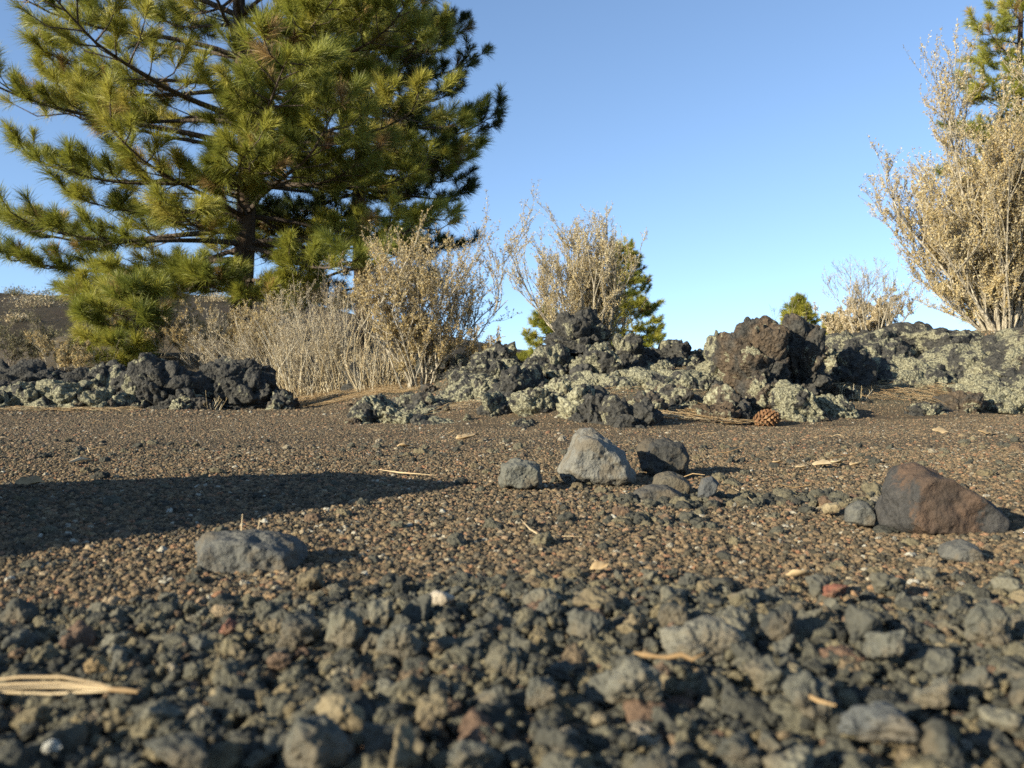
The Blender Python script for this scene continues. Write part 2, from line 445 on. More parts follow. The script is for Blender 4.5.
# coarser clinker mixed in
P5 = scatter(.33, 1.15, .0118); s5 = rng.lognormal(math.log(.0068), .34, len(P5)); k5 = coarse_mask(P5)
P6 = scatter(.8, 3.0, .05, .66, .2); s6 = rng.lognormal(math.log(.0085), .35, len(P6))
k6 = rng.random(len(P6)) < .22
P7 = scatter(1.2, 1.75, .016, .66, .2); px7 = 512 + F * P7[:, 0] / P7[:, 1]
k7 = fbm(np.column_stack([P7 * 5, np.zeros(len(P7))]), 31, 3) + .9 * np.exp(-((px7 - 690) / 130) ** 2) * np.exp(-((P7[:, 1] - 1.45) / .14) ** 2) > .42
gravel('coarse_gravel', 'dark porous clinker mixed through the gravel', np.concatenate([P5[k5], P6[k6], P7[k7], P1[kc]]),
       np.concatenate([np.clip(np.concatenate([s5[k5], s6[k6], rng.lognormal(math.log(.0085), .3, k7.sum())]), .003, .017), np.clip(s1[kc] * 1.15, .001, .007)]), M['coarse'], 4, 12, .78,
       lift=np.concatenate([np.zeros(k5.sum() + k6.sum() + k7.sum()), rng.uniform(0, .010, kc.sum())]))

# ------------------------------------------------------------------ stones
def lump(n, seed, size=(1, 1, 1), amp=.3, cell=1.7, fine=.12):
    """rounded porous clinker of unit size"""
    D, Fa = ico(n)
    o = seed * 9.17
    r = 1 + amp * fbm(D * 1.2 + o, seed, 2) + amp * .9 * (.55 - worley(D * cell + o, seed)) + fine * fbm(D * 4.5 + o, seed + 3, 4, .6) \
        - fine * 1.3 * np.clip(.3 - worley(D * 5 + o, seed + 7), 0, 1) * 3
    return D * r[:, None] * np.array(size), Fa

def hull_radial(points, n, k=26, amp=.03, freq=18, seed=0, pits=.0):
    """stone from the convex hull of points, edges worn, surface broken"""
    pts = np.array(points, float); c = pts.mean(0)
    bm = bmesh.new()
    for p in pts: bm.verts.new(p - c)
    bmesh.ops.convex_hull(bm, input=bm.verts)
    bm.normal_update()
    NN, DD = [], []
    for f in bm.faces:
        nn = np.array(f.normal[:]); d = float(np.dot(nn, np.array(f.verts[0].co[:])))
        if d < 0: nn, d = -nn, -d
        if d > 1e-5 and f.calc_area() > 1e-9: NN.append(nn); DD.append(d)
    bm.free()
    NN = np.array(NN); DD = np.array(DD)
    D, Fa = ico(n)
    q = np.clip(D @ NN.T, 0, None) / DD[None]
    r = (q ** k).sum(1) ** (-1.0 / k)
    V = D * r[:, None]
    sz = np.ptp(pts, axis=0).max()
    nz = fbm(V * freq * .55 + seed * 3.3, seed, 6, .6) * amp * 2.0
    fac = worley(V * freq * .8 + seed * 1.7, seed + 4)
    nz = nz + amp * 1.1 * (.55 - fac)
    if pits: nz = nz - pits * np.clip(.42 - worley(V * freq * 1.7 + seed, seed), 0, 1) * 2.4
    nz = nz + amp * .9 * np.abs(fbm(V * freq * .45 + seed, seed + 8, 3)) * -1
    V = V * (1 + nz / np.maximum(r, sz * .2) * sz)[:, None]
    return V + c, Fa, c

def sil_stone(name, label, cat, poly, thick, color, seed, ybase=None, mat='stone', n=6, amp=.03, pits=.01, k=26, bulge=.72, shift=(0, 0)):
    yb = ybase or max(p[1] for p in poly)
    d = CH * F / (yb - 384)
    d = d + thick * .45
    pts = [at(px, py, d) for px, py in poly]
    z0 = h1(pts[0].x, d); c = sum(pts, Vector()) / len(pts)
    P = []
    for p in pts:
        P.append((p.x, d, p.z))
        for sgn in (-1, 1):
            q = c + (p - c) * bulge
            P.append((q.x + shift[0] * sgn, d + sgn * thick * .5, q.z - .02 * thick + shift[1] * sgn))
        if p.z < c.z: P.append((p.x, d, p.z - .25 * (c.z - p.z)))
    P = np.array(P); base = np.array((c.x, d, P[:, 2].min()))
    V, Fa, _ = hull_radial(P - base, n, k, amp * 2.2, 30, seed, pits * 1.6)
    o = link(name, mesh_np(name, V, Fa, M[mat]), None, base)
    o.color = (*color, 1)
    return tag(o, label, cat)

sil_stone('stone', 'flat mottled grey stone with two pale needles standing behind it', 'stone',
          [(195, 566), (198, 542), (214, 531), (246, 528), (268, 536), (288, 538), (306, 546), (312, 560), (306, 573), (270, 578), (220, 578)], .085, (.098, .094, .08), 3, amp=.03, pits=.016)
sil_stone('stone', 'small rounded grey stone left of the pale peaked stone', 'stone',
          [(496, 480), (499, 463), (511, 456), (530, 458), (544, 464), (549, 478), (545, 489), (520, 489), (500, 486)], .085, (.125, .12, .095), 4, amp=.03)
sil_stone('stone', 'pale grey stone with a sloping peaked top', 'stone',
          [(557, 468), (565, 448), (572, 431), (582, 425), (592, 427), (612, 443), (626, 456), (638, 472), (636, 481), (600, 484), (570, 481)], .13, (.165, .155, .128), 5, amp=.022, pits=.008, k=60, bulge=.66)
sil_stone('stone', 'dark charcoal boulder close to the right of the pale peaked stone', 'stone',
          [(639, 468), (638, 451), (646, 440), (665, 437), (682, 441), (690, 455), (687, 470), (670, 476), (650, 475)], .1, (.05, .047, .04), 6, amp=.03, k=50, ybase=476)
sil_stone('stone', 'low brown-grey stone lying in front of the dark charcoal boulder', 'stone',
          [(650, 488), (655, 476), (668, 471), (682, 475), (692, 484), (690, 493), (660, 494)], .07, (.1, .085, .06), 7, n=5)
sil_stone('stone', 'flat dark slab sunk in gravel below the pale peaked stone', 'stone',
          [(628, 497), (634, 488), (652, 484), (672, 487), (684, 494), (680, 500), (640, 501)], .06, (.075, .068, .056), 8, n=5)
sil_stone('stone', 'small blue-grey chip standing tilted right of the low brown-grey stone', 'stone',
          [(696, 496), (701, 478), (712, 474), (720, 482), (716, 496), (706, 501)], .03, (.08, .08, .076), 9, n=5)
sil_stone('boulder', 'big rust-brown wedge-shaped stone at the right', 'stone',
          [(882, 520), (884, 490), (896, 470), (912, 462), (932, 464), (950, 481), (972, 494), (998, 516), (992, 530), (958, 534), (905, 532)], .12, (.1, .08, .06), 10, mat='rust', amp=.02, pits=.006, k=70, bulge=.72)
sil_stone('stone', 'small light grey stone leaning against the rust-brown wedge', 'stone',
          [(843, 521), (846, 506), (857, 500), (868, 502), (874, 512), (873, 526), (858, 526)], .05, (.1, .096, .08), 11, n=5, pits=.02)
sil_stone('stone', 'flat tan stone between the small light grey stone and dark clinker', 'stone',
          [(821, 508), (826, 502), (838, 501), (842, 507), (836, 513), (824, 513)], .03, (.27, .21, .12), 12, n=4)
sil_stone('stone', 'dark grey stone at the far right edge below the rust-brown wedge', 'stone',
          [(940, 556), (946, 545), (962, 541), (974, 547), (978, 558), (960, 562)], .05, (.1, .095, .08), 13, n=5)

# big clinkers of the near bank that stand out
def near_shape(seed, sx, sz, amp):
    R_ = random.Random(seed * 3 + 2); pts = []
    for i in range(16):
        u = np.array((R_.gauss(0, 1), R_.gauss(0, 1), R_.gauss(0, 1))); u /= np.linalg.norm(u)
        pts.append(u * R_.uniform(.9, 1.2))
    V, Fa, _ = hull_radial(pts, 6, 11, .08 if amp > .2 else .015, 2.6, seed, .06 if amp > .2 else 0)
    return V * np.array((sx, (sx + sz) / 2, sz)), Fa

def near_stone(px, py, wpx, hpx, col, label, seed, dz=0., rot=None, shape='lump', name='cinder_stone', cat='stone', amp=.3):
    """px,py = centre in the picture; the stone rests on the bank"""
    yb = py + hpx * .42
    d = (CH - .016) * F / (yb - 384)
    c = at(px, py, d)
    sx, sz = wpx / F * d / 2, hpx / F * d / 2
    V, Fa = near_shape(seed, sx, sz, amp)
    R = np.array(Matrix.Rotation(rot or random.uniform(-.3, .3), 3, 'Y'))
    o = link(name, mesh_np(name, V @ R.T, Fa, M['stone']), None, (c.x, c.y, c.z + dz - .12 * sz))
    o.color = (*col, 1)
    return tag(o, label, cat)
G1, G2, TAN = (.1, .095, .073), (.074, .071, .056), (.16, .128, .075)
near_list = [
 (318, 732, 72, 66, G1, 'large round porous grey clinker at the bottom left of centre'),
 (700, 636, 84, 52, (.15, .138, .105), 'large pale grey-brown clinker with a flat top, right of centre'),
 (636, 682, 66, 56, (.14, .13, .098), 'pale round clinker beside the broken twig'),
 (806, 692, 60, 58, G1, 'round grey clinker between deep shadows at lower right'),
 (880, 722, 92, 46, (.095, .095, .086), 'long smooth dark-grey stone lying at lower right'),
 (932, 686, 40, 44, (.13, .12, .09), 'small round tan-grey clinker right of the long smooth stone'),
 (779, 620, 40, 66, (.055, .054, .045), 'dark narrow clinker standing upright on the bank'),
 (297, 625, 60, 44, G2, 'dark lumpy clinker below the mottled flat stone'),
 (470, 752, 54, 40, G1, 'grey clinker at the very bottom edge, middle'),
 (345, 628, 40, 52, (.13, .12, .085), 'pale ridged clinker right of the dark lumpy clinker'),
 (397, 640, 52, 48, G1, 'knobbly grey clinker under the pale round pebble'),
 (545, 690, 44, 40, G1, 'grey clinker left of the pale round clinker'),
 (430, 706, 46, 30, TAN, 'tan knobbly clinker at lower middle'),
 (180, 752, 80, 44, G2, 'broad dark clinker at the bottom left'),
 (500, 668, 44, 50, (.12, .105, .07), 'brownish clinker in the lower middle'),
 (740, 746, 60, 42, G2, 'dark clinker at the bottom edge right of the broken twig'),
 (985, 625, 56, 54, G1, 'rough grey clinker at the right edge of the bank'),
 (890, 650, 60, 52, (.11, .105, .082), 'rough clinker above the long smooth stone'),
]
for i, (px, py, w, h, c, lab) in enumerate(near_list):
    near_stone(px, py, w, h, c, lab, 40 + i)
near_stone(442, 598, 34, 22, (.42, .35, .26), 'smooth cream pebble in the dark gravel', 71, name='pebble', cat='pebble', amp=.08)
near_stone(228, 627, 22, 20, (.2, .085, .055), 'small brick-red clinker below the mottled flat stone', 72)
near_stone(222, 610, 26, 16, (.33, .24, .14), 'tan pebble just above the brick-red clinker', 73, name='pebble', cat='pebble')
near_stone(95, 664, 30, 22, (.25, .17, .08), 'ochre clinker above the dead needle bundle', 74)
near_stone(50, 745, 22, 14, (.4, .38, .32), 'white chip at the bottom left corner', 75, name='pebble', cat='pebble')
near_stone(835, 590, 30, 14, (.2, .08, .05), 'orange-red flat chip on top of the bank at right', 76)

# loose clinkers of the near bank: individuals
protos = []
for k in range(22):
    R_ = random.Random(900 + k); pts = []
    for i in range(13):
        u = np.array((R_.gauss(0, 1), R_.gauss(0, 1), R_.gauss(0, 1))); u /= np.linalg.norm(u)
        pts.append(u * R_.uniform(.75, 1.2) * np.array((R_.uniform(.9, 1.2), R_.uniform(.75, 1.05), R_.uniform(.6, .9))))
    V, Fa, _ = hull_radial(pts, 5, 10, .085, 2.6, 60 + k, .07)
    protos.append(mesh_np('loose_clinker', V * .01, Fa, M['stone']))
placed = [(o.location.x, o.location.y, max(o.dimensions.x, .02) / 2) for o in COL.objects if o.name.startswith(('cinder_stone', 'pebble', 'stone', 'boulder'))]
tones = [((.074, .07, .054), 'dark grey porous clinker lying loose on the near bank', 'dark loose clinkers on the near bank', .52),
         ((.112, .102, .073), 'mid-grey porous clinker lying loose on the near bank', 'mid-grey loose clinkers on the near bank', .32),
         ((.165, .13, .075), 'tan-brown porous clinker lying loose on the near bank', 'tan loose clinkers on the near bank', .14),
         ((.12, .07, .046), 'rust-red porous clinker lying loose on the near bank', 'rust-red loose clinkers on the near bank', .02)]
cnt = 0; tries = 0
rad_seq = sorted([min(.02, random.lognormvariate(math.log(.0108), .32)) for _ in range(290)], reverse=True)
for rad in rad_seq:
    for _ in range(200):
        d = .40 + .52 * random.random() ** .9
        x = random.uniform(-.64, .64) * d
        edge = .75 + .12 * min(max(x * 1.6, -.6), 1)
        if d > edge + random.uniform(-.08, .1) or (x < -.2 and .46 < d < .56): continue
        if all((x - a) ** 2 + (d - b) ** 2 > (.7 * (rad + c)) ** 2 for a, b, c in placed): break
    else: continue
    placed.append((x, d, rad))
    u = random.random() * (.97 if rad > .011 else 1); acc = 0
    for col, lab, grp, w in tones:
        acc += w
        if u < acc: break
    o = bpy.data.objects.new('loose_clinker', random.choice(protos)); COL.objects.link(o)
    o.location = (x, d, h1(x, d) + rad * random.uniform(.3, .75))
    o.rotation_euler = (random.uniform(-.6, .6), random.uniform(-.6, .6), random.uniform(0, 6.28)); o.scale = (rad / .01,) * 3
    f = random.uniform(.75, 1.3); o.color = (col[0] * f, col[1] * f, col[2] * f, 1)
    tag(o, lab, 'stone', grp)

# unseen boulder added at left, its outline shaped to cast the shadow wedge
def shadow_boulder():
    D_ = (.82, .57); Nn = (-.57, .82)
    s0 = -.27
    prof = [(1.06, .08), (1.14, .15), (1.28, .29), (1.42, .4), (1.51, .415), (1.66, .395), (1.82, .37), (1.93, .25), (2.0, .1)]
    pts = []
    for n_, z in prof:
        for ds in (0, -.28, -.5):
            zz = z * (1 if ds == 0 else (.9 if ds > -.4 else .5)); s = s0 + ds
            pts.append((D_[0] * s + Nn[0] * n_, D_[1] * s + Nn[1] * n_, zz))
        s = s0 + .12
        pts.append((D_[0] * s + Nn[0] * n_, D_[1] * s + Nn[1] * n_, z * .3 - .03))
        pts.append((D_[0] * (s0 - .3) + Nn[0] * n_, D_[1] * (s0 - .3) + Nn[1] * n_, -.06))
    P = np.array(pts); base = np.array((P[:, 0].mean(), P[:, 1].mean(), 0))
    V, Fa, _ = hull_radial(P - base, 6, 30, .02, 7, 3, .008)
    o = link('boulder', mesh_np('boulder', V, Fa, M['lava']), None, base); o.color = (.2, .3, .4, 1)
    tag(o, 'unseen rough lava boulder added to cast the long shadow across the gravel from the left', 'boulder')
shadow_boulder()

# ------------------------------------------------------------------ lava rocks
def lava_mesh(w, dp, h, seed, n=6, rough=1.0, squ=3.0):
    """angular block of clinkery lava: broken hull, deep cracks, knobs and holes"""
    D, Fa = ico(n)
    R = random.Random(seed * 7 + 1)
    dims = np.array((w / 2, dp / 2, h))
    pts = []
    for i in range(17):
        u = np.array((R.gauss(0, 1), R.gauss(0, 1), R.gauss(.15, .9))); u /= np.linalg.norm(u)
        u = u * (np.abs(u) ** squ).sum() ** (-1 / squ)
        pts.append(u * dims * R.uniform(.82, 1.12))
    bm = bmesh.new()
    for p in pts + [(dims[0], 0, -.2 * h), (-dims[0], 0, -.2 * h), (0, dims[1], -.2 * h), (0, -dims[1], -.2 * h), (R.uniform(-.3, .3) * dims[0], 0, h), (0, 0, -.7 * h)]: bm.verts.new(p)
    bmesh.ops.convex_hull(bm, input=bm.verts); bm.normal_update()
    NN = np.array([f.normal[:] for f in bm.faces]); DD = np.array([f.normal.dot(f.verts[0].co) for f in bm.faces]); bm.free()
    ok = DD > 1e-4; NN, DD = NN[ok], DD[ok]
    # directions stretched to the block's proportions so the facets are evenly sampled
    E = D * dims; E /= np.linalg.norm(E, axis=1)[:, None]
    q = (np.clip(E @ NN.T, 0, None) / DD[None]).__pow__(18).sum(1) ** (-1 / 18)
    V = E * q[:, None]
    s = (w * dp * h) ** (1 / 3); o = seed * 5.71
    f = 1.0 / max(s, .05)
    W = V + .12 * s * np.stack([vnoise(V * f * 3 + o + k * 9, seed + k) for k in range(3)], 1)
    wl = worley(W * f * 2.3 * np.array((1, 1, .8)) + o, seed + 1)
    wm = worley(W * f * 5.5 + o, seed + 2); wsm = worley(W * f * 12 + o, seed + 6)
    d = .16 * s * fbm(V * f * 1.3 + o, seed, 3)
    d = d - .34 * s * np.clip(wl - .52, 0, 1) + .05 * s * (.5 - wl)
    d = d - .26 * s * np.clip(wm - .5, 0, 1) - .12 * s * np.clip(wsm - .5, 0, 1) + .02 * s * (.45 - wm)
    d = d + .10 * s * fbm(W * f * 4 * np.array((1, 1, 1.6)) + o, seed + 5, 5, .66)
    st = V[:, 2] * f * 2.1 + V[:, 0] * f * .35 * math.sin(seed) + .9 * fbm(V * f * 1.1 + o + 30, seed + 12, 3)
    st = np.abs(st - np.floor(st) - .5) * 2
    d = d - .16 * s * np.clip(.3 - st, 0, 1) / .3 * (.4 + .6 * (fbm(V * f * 1.6 + o, seed + 15, 2) > -.1))
    holes = worley(V * f * 6 + o + 50, seed + 9)
    d = d - .38 * s * np.clip(.34 - holes, 0, 1)
    nn = V / dims ** 2; nn /= np.linalg.norm(nn, axis=1)[:, None]
    V = V + (nn * .5 + E * .5) * (d * rough)[:, None]
    V[:, 2] = np.where(V[:, 2] < 0, V[:, 2] * .4, V[:, 2])
    return V, Fa

def lava(px0, px1, yt, yb, d, dp, lichen, brown, seed, label, n=6, rough=1.0, squ=3.0, group=None, name='lava_rock', tilt=0):
    w = (px1 - px0) / F * d; c = at((px0 + px1) / 2, yb, d); h = (yb - yt) / F * d
    V, Fa = lava_mesh(w * 1.3, dp * 1.2, h * 1.12, seed, n, rough, squ)
    o = link(name, mesh_np(name, V, Fa, M['lava']), None, (c.x, c.y, c.z), (0, tilt, random.uniform(-.25, .25)))
    o.color = (lichen, brown, (seed * .137) % 1, 1)
    return tag(o, label, 'rock', group)

LR = [
 # left bank
 (-70, 70, 356, 398, 6.9, .7, .15, .1, 1, 'dark shadowed lava rock at the far left edge behind the lichened blocks'),
 (50, 136, 364, 400, 7.0, .5, .35, .1, 2, 'dark lava rock below the pine sapling, left of the charcoal block'),
 (-50, 50, 382, 412, 6.2, .5, .75, .1, 3, 'lichen-spotted low lava rock at the left edge of the gravel'),
 (36, 92, 379, 411, 6.3, .45, .95, .1, 4, 'pale lichen-covered lava block at the foot of the left bank'),
 (82, 128, 388, 412, 6.3, .4, .9, .15, 5, 'small lichen-covered lava block touching the left charcoal block'),
 (124, 150, 362, 409, 6.5, .35, .7, .1, 6, 'narrow lava rock with a pale lichen streak, left of the charcoal block'),
 (136, 194, 357, 406, 6.55, .6, .0, .08, 7, 'big charcoal lava block left of the black block'),
 (194, 276, 360, 402, 6.8, .6, .0, .0, 8, 'wide black lava block beside the dead straw clump'),
 (150, 215, 388, 409, 6.35, .3, .35, .2, 9, 'low crumbly lava rubble in front of the charcoal block'),
 # under and beside the centre shrub
 (372, 452, 392, 418, 4.9, .5, .6, .3, 48, 'low lichened ledge behind the flat lichened slab'),
 (430, 512, 380, 406, 5.1, .6, .7, .3, 49, 'long low lichened ledge left of the grey blocks'),
 (500, 580, 384, 410, 4.7, .5, .65, .35, 50, 'brown and lichened ledge above the dark dome'),
 (640, 720, 392, 416, 4.5, .4, .6, .5, 51, 'low earthy ledge behind the flattened dead grass'),
 (455, 530, 356, 386, 5.9, .6, .55, .2, 52, 'mottled lava ledge under the knobbly black-topped rock'),
 (345, 402, 356, 398, 7.6, .6, .05, .1, 10, 'black lava rock in shade behind the foot of the tan shrub'),
 (350, 402, 394, 430, 4.35, .3, .75, .15, 11, 'lichened lava rock at the left end of the low slab'),
 (398, 456, 414, 433, 4.2, .3, .9, .1, 12, 'pale flat lichened slab at the edge of the gravel'),
 (440, 480, 352, 384, 7.0, .6, .5, .1, 13, 'dark lava rock right behind the tan shrub'),
 (466, 520, 344, 385, 6.4, .6, .45, .1, 14, 'knobbly black-topped lava rock between the two tan shrubs'),
 (455, 500, 376, 405, 5.2, .4, .8, .15, 15, 'lichened lava rock in the middle of the bank, left of the grey blocks'),
 (495, 545, 366, 402, 5.0, .45, .35, .1, 16, 'grey lava block on the bank left of the lichen ledge'),
 (475, 520, 392, 424, 4.4, .35, .7, .1, 17, 'blocky lichened lava rock above the gravel edge'),
 (508, 560, 388, 424, 4.35, .3, .85, .2, 18, 'pale lichened lava rock left of the dark dome'),
 (505, 536, 418, 434, 3.95, .2, .8, .0, 19, 'small lichened stone at the gravel edge behind the pale peaked stone'),
 # central crag
 (552, 612, 309, 352, 5.7, .5, .1, .05, 20, 'black craggy lava knob crowning the central outcrop'),
 (525, 590, 340, 378, 5.4, .5, .6, .15, 21, 'lichened lava shoulder left below the black knob'),
 (598, 648, 334, 370, 5.6, .45, .3, .1, 22, 'grey lava block right below the black knob'),
 (575, 625, 350, 384, 5.2, .4, .6, .2, 23, 'lichen-mottled lava block under the black knob'),
 (640, 704, 338, 368, 5.9, .5, .15, .05, 24, 'dark low lava crest right of the central outcrop'),
 (540, 640, 370, 394, 4.9, .5, .95, .2, 25, 'broad pale lichen ledge under the central outcrop'),
 (620, 725, 366, 398, 5.0, .6, .95, .2, 26, 'broad pale lichen ledge left of the brown boulder'),
 (566, 612, 392, 424, 4.05, .3, .12, .25, 27, 'small dark dome of lava at the left of the grey dome'),
 (596, 660, 396, 430, 3.95, .32, .08, .12, 28, 'grey pitted lava dome at the edge of the gravel'),
 (640, 690, 386, 410, 4.5, .35, .5, .45, 29, 'brownish lichened lava rock behind the dead twigs'),
 (688, 738, 402, 428, 4.2, .25, .25, .8, 30, 'low brown earthy lava lump beside the pine cone'),
 (733, 752, 402, 424, 4.2, .12, .0, .05, 31, 'little dark lava stone just left of the pine cone'),
 # brown boulder
 (722, 785, 326, 402, 4.75, .5, .12, .5, 32, 'tall brown lava boulder with rusty left face'),
 (765, 832, 320, 396, 4.85, .5, .05, .3, 33, 'tall black fissured lava boulder joined to the brown one'),
 (700, 730, 334, 380, 5.2, .35, .8, .2, 34, 'lichened lava rock leaning on the left of the brown boulder'),
 (740, 778, 378, 414, 4.5, .3, .45, .6, 35, 'brown lava rock at the foot of the tall boulders'),
 (770, 826, 382, 424, 4.4, .3, .85, .1, 36, 'lichen-crusted lava block below the black fissured boulder'),
 (815, 864, 392, 422, 4.5, .25, .95, .05, 37, 'pale lichen-crusted lava block with a shaded right side'),
 (826, 872, 345, 392, 5.3, .4, .3, .1, 38, 'dark lava rock in the notch right of the black fissured boulder'),
 # right slope
 (800, 900, 332, 362, 6.4, .9, .5, .15, 39, 'lichened lava rock below the bare twiggy shrub'),
 (860, 985, 322, 362, 6.5, 1.0, .4, .15, 40, 'long dark lava ridge at the foot of the tall right shrub'),
 (835, 935, 354, 392, 5.7, .8, .9, .15, 41, 'pale lichen slab on the right slope'),
 (890, 1000, 346, 386, 5.75, .8, .75, .2, 42, 'lichened lava slab under the long dark ridge'),
 (940, 1075, 328, 368, 6.1, .9, .55, .3, 43, 'brown and lichened lava slab under the tall right shrub'),
 (985, 1070, 345, 382, 5.4, .5, .6, .35, 44, 'tilted lava slab with a dark undercut at the right edge'),
 (955, 1040, 374, 412, 5.1, .4, .9, .1, 45, 'big lichen-covered lava block at the right edge of the gravel'),
 (895, 945, 402, 418, 4.75, .25, .7, .3, 46, 'low lichened lava rock half buried on the gravel slope'),
 (935, 985, 392, 420, 4.9, .3, .3, .5, 47, 'brown lava rock left of the big lichen-covered block'),
]
SLAB = {48: .55, 49: .55, 50: .6, 51: .6, 52: .6, 25: .5, 26: .5, 39: .5, 40: .55, 41: .45, 42: .45, 43: .45, 44: .5, 45: .6, 12: .5, 21: .7, 16: .7, 15: .7, 36: .75}
for a in LR:
    lava(*a[:9], a[9], rough=SLAB.get(a[8], 1.15 if a[8] in (32, 33, 20) else .9), n=7 if (a[1] - a[0]) > 66 and a[0] > 100 else 6 if (a[1] - a[0]) > 34 else 5)

# loose rubble between the big rocks
rub = [lava_mesh(.13, .12, .085, 300 + k, 5, 1.1, 2.6) for k in range(10)]
rub = [mesh_np('lava_fragment', V, Fa, M['lava']) for V, Fa in rub]
zones = [(0, 290, 6.1, 7.3, 34, 'left of the dead straw clumps'), (350, 560, 4.2, 6.6, 60, 'below and right of the tan shrub'),
         (540, 730, 4.1, 6.0, 66, 'around the central outcrop'), (730, 880, 4.3, 6.2, 36, 'around the tall brown boulder'), (870, 1060, 5.1, 6.6, 22, 'on the right slope')]
for a, b, d0, d1, n, where in zones:
    for _ in range(n):
        d = random.uniform(d0, d1); px = random.uniform(a, b); x = (px - 512) / F * d
        o = bpy.data.objects.new('lava_fragment', random.choice(rub)); COL.objects.link(o)
        s = min(.26, random.lognormvariate(math.log(.095), .55))
        o.location = (x, d, h1(x, d) - .01); s /= .12; o.scale = (s, s, s * random.uniform(.6, 1.0)); o.rotation_euler = (random.uniform(-.2, .2), random.uniform(-.2, .2), random.uniform(0, 6.28))
        lich = random.random() < .62
        o.color = (random.uniform(.5, 1) if lich else random.uniform(0, .3), random.uniform(.1, .7), random.random(), 1)
        tag(o, ('small pale lichen-crusted lava fragment ' if lich else 'small dark lava fragment ') + where, 'rock',
            ('lichened lava fragments ' if lich else 'dark lava fragments ') + where)

# ------------------------------------------------------------------ tubes, needles, leaves
class Tubes:
    def __init__(s): s.V = []; s.F = []; s.n = 0; s.T = []
    def add(s, pts, rads, sides=5, tint=.5):
        pts = [Vector(p) for p in pts]; ring0 = None
        for i, p in enumerate(pts):
            t = (pts[min(i + 1, len(pts) - 1)] - pts[max(i - 1, 0)])
            if t.length < 1e-9: t = Vector((0, 0, 1))
            t.normalize()
            u = t.cross(Vector((.13, .27, 1))); u = u.normalized() if u.length > 1e-4 else Vector((1, 0, 0))
            v = t.cross(u)
            for k in range(sides):
                a = 2 * math.pi * k / sides
                q = p + (u * math.cos(a) + v * math.sin(a)) * rads[i]; s.V.append(q[:]); s.T.append(tint)
            if i:
                b0 = s.n + (i - 1) * sides; b1 = s.n + i * sides
                for k in range(sides):
                    k2 = (k + 1) % sides; s.F.append((b0 + k, b0 + k2, b1 + k2, b1 + k))
        s.n += len(pts) * sides
    def mesh(s, name, mat): return mesh_np(name, np.array(s.V), np.array(s.F), mat, True, np.array(s.T))

def unit(v): return v / np.maximum(np.linalg.norm(v, axis=-1, keepdims=True), 1e-9)

def needle_mesh(tips, dirs, lens, tints, per, width, mat, back=.12, name='crown', arc=1.5):
    """tufts of needles: one slim blade per needle"""
    tips = np.array(tips); dirs = unit(np.array(dirs)); lens = np.array(lens); tints = np.array(tints)
    n = len(tips)
    base = np.repeat(tips, per, 0); dr = np.repeat(dirs, per, 0); L = np.repeat(lens, per); T = np.repeat(tints, per)
    m = n * per
    s = rng.random(m) ** 1.3
    base = base - dr * (s * back)[:, None]
    # needles fan out from the twig: forward at the tip, spreading further back
    rv = unit(rng.normal(size=(m, 3))); rv = unit(rv - dr * (rv * dr).sum(1)[:, None])
    ang = rng.uniform(.15, arc, m) * (.55 + .6 * s)
    nd = unit(dr * np.cos(ang)[:, None] + rv * np.sin(ang)[:, None] + np.array([0, 0, .12]))
    L = L * rng.uniform(.7, 1.1, m)
    side = unit(np.cross(nd, unit(rng.normal(size=(m, 3))))) * (width * .5)
    mid = base + nd * (L * .55)[:, None]
    tip = base + nd * L[:, None] + np.array([0, 0, -1]) * (L * rng.uniform(.02, .16, m))[:, None]
    V = np.stack([base - side * .7, base + side * .7, mid + side, tip, mid - side], 1).reshape(-1, 3)
    i = np.arange(m)[:, None] * 5
    Fa = np.concatenate([i + np.array([[0, 1, 2]]), i + np.array([[0, 2, 4]]), i + np.array([[4, 2, 3]])], 0)
    T = np.repeat(np.where(T > 1.2, 1.0, np.clip(T + rng.normal(0, .1, m), 0, .93)), 5)
    return mesh_np(name, V, Fa, mat, False, T)

